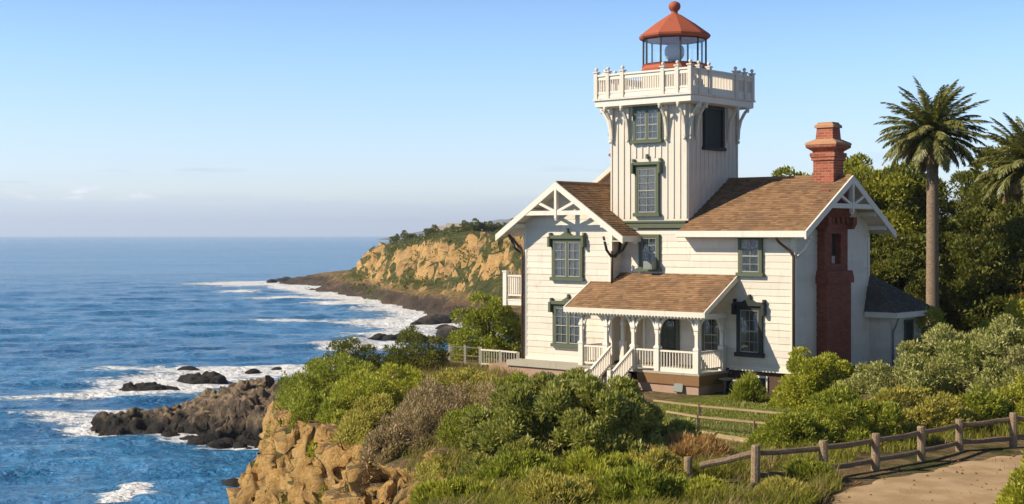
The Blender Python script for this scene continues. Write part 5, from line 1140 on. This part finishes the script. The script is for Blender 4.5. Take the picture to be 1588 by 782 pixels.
# log kerb by the lawn
k0, k1, k2 = (on_ground(1035, 668), on_ground(1110, 684), on_ground(1188, 694)); kb_ = MB()
lk = empty('log_kerb', (k1.x, k1.y, 0)); tag(lk, 'pale log laid on the ground as a kerb below the lawn', 'log')
for a, b in ((k0, k1), (k1 + Vector((.08, -.02, 0)), k2)): log_rail(lk, a - k1 + Vector((0, 0, .14)), b - k1 + Vector((0, 0, .14)), .14, rail_wood)
# low lawn fences
def low_fence(name, pix, zt, label, bal, mat):
    q = [on_ground(px, py) for px, py in pix]; root = empty(name, (q[0].x, q[0].y, 0)); tag(root, label, 'fence'); o = q[0].copy(); mb = MB()
    for p in q[1:-1]: MB().box(p - o + Vector((-.06, -.06, -.2)), p - o + Vector((.06, .06, zt + .06))).build('post', old_wood, root)
    for a, b in zip(q[:-1], q[1:]): MB().bar(a - o + Vector((0, 0, zt)), b - o + Vector((0, 0, zt)), .10, .07).build('rail', mat, root)
    if bal:
        for a, b in zip(q[:-1], q[1:]):
            n = int((b-a).length/.13); m2 = MB(); m2.bar(a - o + Vector((0, 0, .06)), b - o + Vector((0, 0, .06)), .03, .03)
            for i in range(n): p = a + (b-a)*((i+.5)/n) - o; m2.bar(p + Vector((0, 0, .0)), p + Vector((0, 0, zt-.03)), .022, .022, (1, 0, 0))
            m2.build('baluster_panel', grey_green, root)
grey_green = M_paint('grey_green', (.20, .22, .12), (.12, .12, .07), .5)
low_fence('lawn_fence', ((1034, 660), (1083, 669), (1171, 678), (1228, 684)), .54, 'low fence of thin green uprights under a pale rail across the lawn', True, rail_wood)
low_fence('lawn_fence', ((1014, 640), (1085, 649), (1237, 664), (1275, 668)), .50, 'single pale rail on short posts, at the top of the lawn by the house', False, rail_wood)
# cliff top fence left of the house
cf = on_ground(697, 568, .1); cfe = empty('cliff_fence', (cf.x, cf.y, 0)); tag(cfe, 'dark post and wire fence at the cliff top with one white railing panel', 'fence'); inv = Vector((cf.x, cf.y, 0))
ql = [Vector((*at(px, Y)[:2], 0)) for px, Y in ((664, 80), (697, 79), (721, 78.3), (745, 77.5), (776, 76.6), (803, 75.8))]
for i, p in enumerate(ql):
    p.z = max(gh(p.x, p.y), -.1); th_ = .06 if i < 3 else .09; MB().box(p - inv + Vector((-th_, -th_, -.3)), p - inv + Vector((th_, th_, 1.12 if i < 4 else 1.0))).build('post', dark_trim if i < 1 else weathered_trim, cfe)
for i, (a, b) in enumerate(zip(ql[:-1], ql[1:])):
    if i < 3:
        for z in (1.05, .6, .2): MB().bar(a - inv + Vector((0, 0, z)), b - inv + Vector((0, 0, z)), .05, .045).build('rail', old_wood, cfe)
    else:
        m2 = MB(); m2.bar(a - inv + Vector((0, 0, .98)), b - inv + Vector((0, 0, .98)), .12, .08).bar(a - inv + Vector((0, 0, .22)), b - inv + Vector((0, 0, .22)), .09, .09); n = int((b-a).length/.16)
        for k in range(n): p = a + (b-a)*((k+.5)/n) - inv; m2.bar(p + Vector((0, 0, .25)), p + Vector((0, 0, .95)), .05, .05, (1, 0, 0))
        m2.build('railing_panel', weathered_trim, cfe)
# planter stand and white chair by the house
pt = hw(-3.0, -.9); ps_ = empty('plant_stand', (pt.x, pt.y, gh(pt.x, pt.y))); tag(ps_, 'small grey plant stand in the shade right of the porch', 'plant stand')
MB().lathe((0, 0, .62), [(.40, 0), (.42, .05), (.3, .07)], 14).build('top', grey_metal, ps_)
for k in range(3): an = k*2.09; MB().tube([(.30*math.cos(an), .30*math.sin(an), -.05), (.12*math.cos(an), .12*math.sin(an), .35), (.28*math.cos(an), .28*math.sin(an), .64)], .028, 6).build('leg', grey_metal, ps_)
pt = hw(-2.35, -1.0); wb = empty('flower_pot', (pt.x, pt.y, gh(pt.x, pt.y))); tag(wb, 'tall pale flower pot between the plant stand and the spiky shrub', 'flower pot'); MB().lathe((0, 0, 0), [(.13, 0), (.15, .1), (.24, .6), (.27, .62), (.27, .68), (.20, .69)], 16).build('pot', concrete, wb, True)
pt = hw(2.6, 10.2); gc = empty('garden_chair', (pt.x, pt.y, 1.0), R(-20)); tag(gc, 'white garden chair beside the annex, partly behind the hedge', 'chair')
MB().box((-.3, -.25, .42), (.3, .28, .47)).build('seat', white_trim, gc); bk_ = MB()
for k in range(5): bk_.box((-.28 + k*.125, .26, .47), (-.22 + k*.125, .30, 1.0))
bk_.box((-.3, .255, .98), (.3, .31, 1.06)); bk_.build('backrest', white_trim, gc)
for x in (-.27, .27):
    for y in (-.22, .25): MB().box((x-.03, y-.03, -1.0), (x+.03, y+.03, .42)).build('leg', white_trim, gc)
# small loose rocks on the rim
for k, (px, py, s, lab) in enumerate(((690, 700, .55, 'pale sandstone block on the rim left of the huge dark shrub'), (735, 742, .45, 'pale rock below the huge dark shrub, nearest the tall grass'), (1250, 752, .30, 'reddish stone under the rail fence, left of its second post'), (1125, 700, .35, 'flat pale stone between the log kerb and the first fence post'))):
    b = bprot[k % 3].copy(); b.data = b.data.copy(); b.data.materials[0] = land_mat; sc.collection.objects.link(b); g = on_ground(px, py); b.location = (g.x, g.y, gh(g.x, g.y)); b.scale = (s*1.3, s, s*.8); b.rotation_euler = (0, 0, k); b.name = 'stone'; tag(b, lab, 'stone')

# scrub growing on the face of the headland
rgh = np.random.default_rng(606); x_ = rgh.uniform(-60, 12, 9000); y_ = rgh.uniform(330, 560, 9000); dc_ = sdist(x_, y_, CLIFF); ok = (dc_ > -12) & (dc_ < 26) & (fbm(x_*.035, y_*.035, oct=3, seed=607) + .03*(8 - np.abs(dc_ - 2)) > .16); x_, y_ = x_[ok][:380], y_[ok][:380]
c_ = np.stack([x_, y_, head_h(x_, y_)], -1); pp = np.repeat(c_, 34, 0); dd = unit(rgh.normal(size=pp.shape)); dd[:, 2] = np.abs(dd[:, 2]); pp = pp + dd * (rgh.uniform(.6, 2.0, len(c_)).repeat(34) * rgh.uniform(.5, 1, len(pp)))[:, None] * np.array([1.3, 1.3, .9])
ll_ = rgh.uniform(.4, .8, len(pp)); v_, f_ = leaves(pp, unit(dd + rgh.normal(size=pp.shape)*.5), ll_, ll_*.6, rgh); tag(fast_mesh('headland_scrub', v_, f_, leaf_wood), kind='stuff')
# trees and roofs on the headland
fa = tree_proto('headland_tree', 5.0, 2.8, 4.6, 900, leaf_wood, (.5, .9), 501, 26, .9)
hspots = [(632, 620), (652, 600), (668, 590), (690, 575), (706, 560), (724, 560), (735, 545), (742, 540), (750, 548), (757, 530), (764, 535), (770, 520), (778, 525), (786, 520), (792, 515), (800, 510), (640, 610), (612, 640)]
for k, (px, Y) in enumerate(hspots):
    ys_ = np.arange(330, 720, 4.0); hs_ = head_h((px - 794)/F*ys_, ys_); Y = float(ys_[int(np.argmax((hs_ - CZ)/ys_))]) + 3; x = (px - 794)/F*Y; z = float(head_h(np.array([x]), np.array([Y]))[0]) - .3
    place(fa, x, Y, .38 + .4*random.Random(k).random(), k*1.3, 'small dark tree on the skyline of the orange headland', 'tree', 'small trees on the headland', first=(k == 0), z=z)
for px, Y, w, lab in ((690, 470, 8, 'pale flat roofed house on the headland, farther left'), (708, 455, 6, 'pale low house on the headland, farther right')):
    x = (px - 794)/F*Y; z = float(head_h(np.array([x]), np.array([float(Y)]))[0]); z += .1; h_ = empty('distant_house', (x, Y, z)); tag(h_, lab, 'house')
    MB().box((-w/2, -3, -2), (w/2, 3, 2.6)).build('wall', white_siding, h_); MB().prism([(-w/2-.4, -3.4, 2.61), (w/2+.4, -3.4, 2.61), (w/2+.4, 0, 4.0), (-w/2-.4, 0, 4.0)], (0, 0, .2)).prism([(w/2+.4, 3.4, 2.61), (-w/2-.4, 3.4, 2.61), (-w/2-.4, 0.01, 4.0), (w/2+.4, 0.01, 4.0)], (0, 0, .2)).build('roof', M_paint('tile_roof', (.42, .36, .30), (.3, .25, .2), .5), h_)
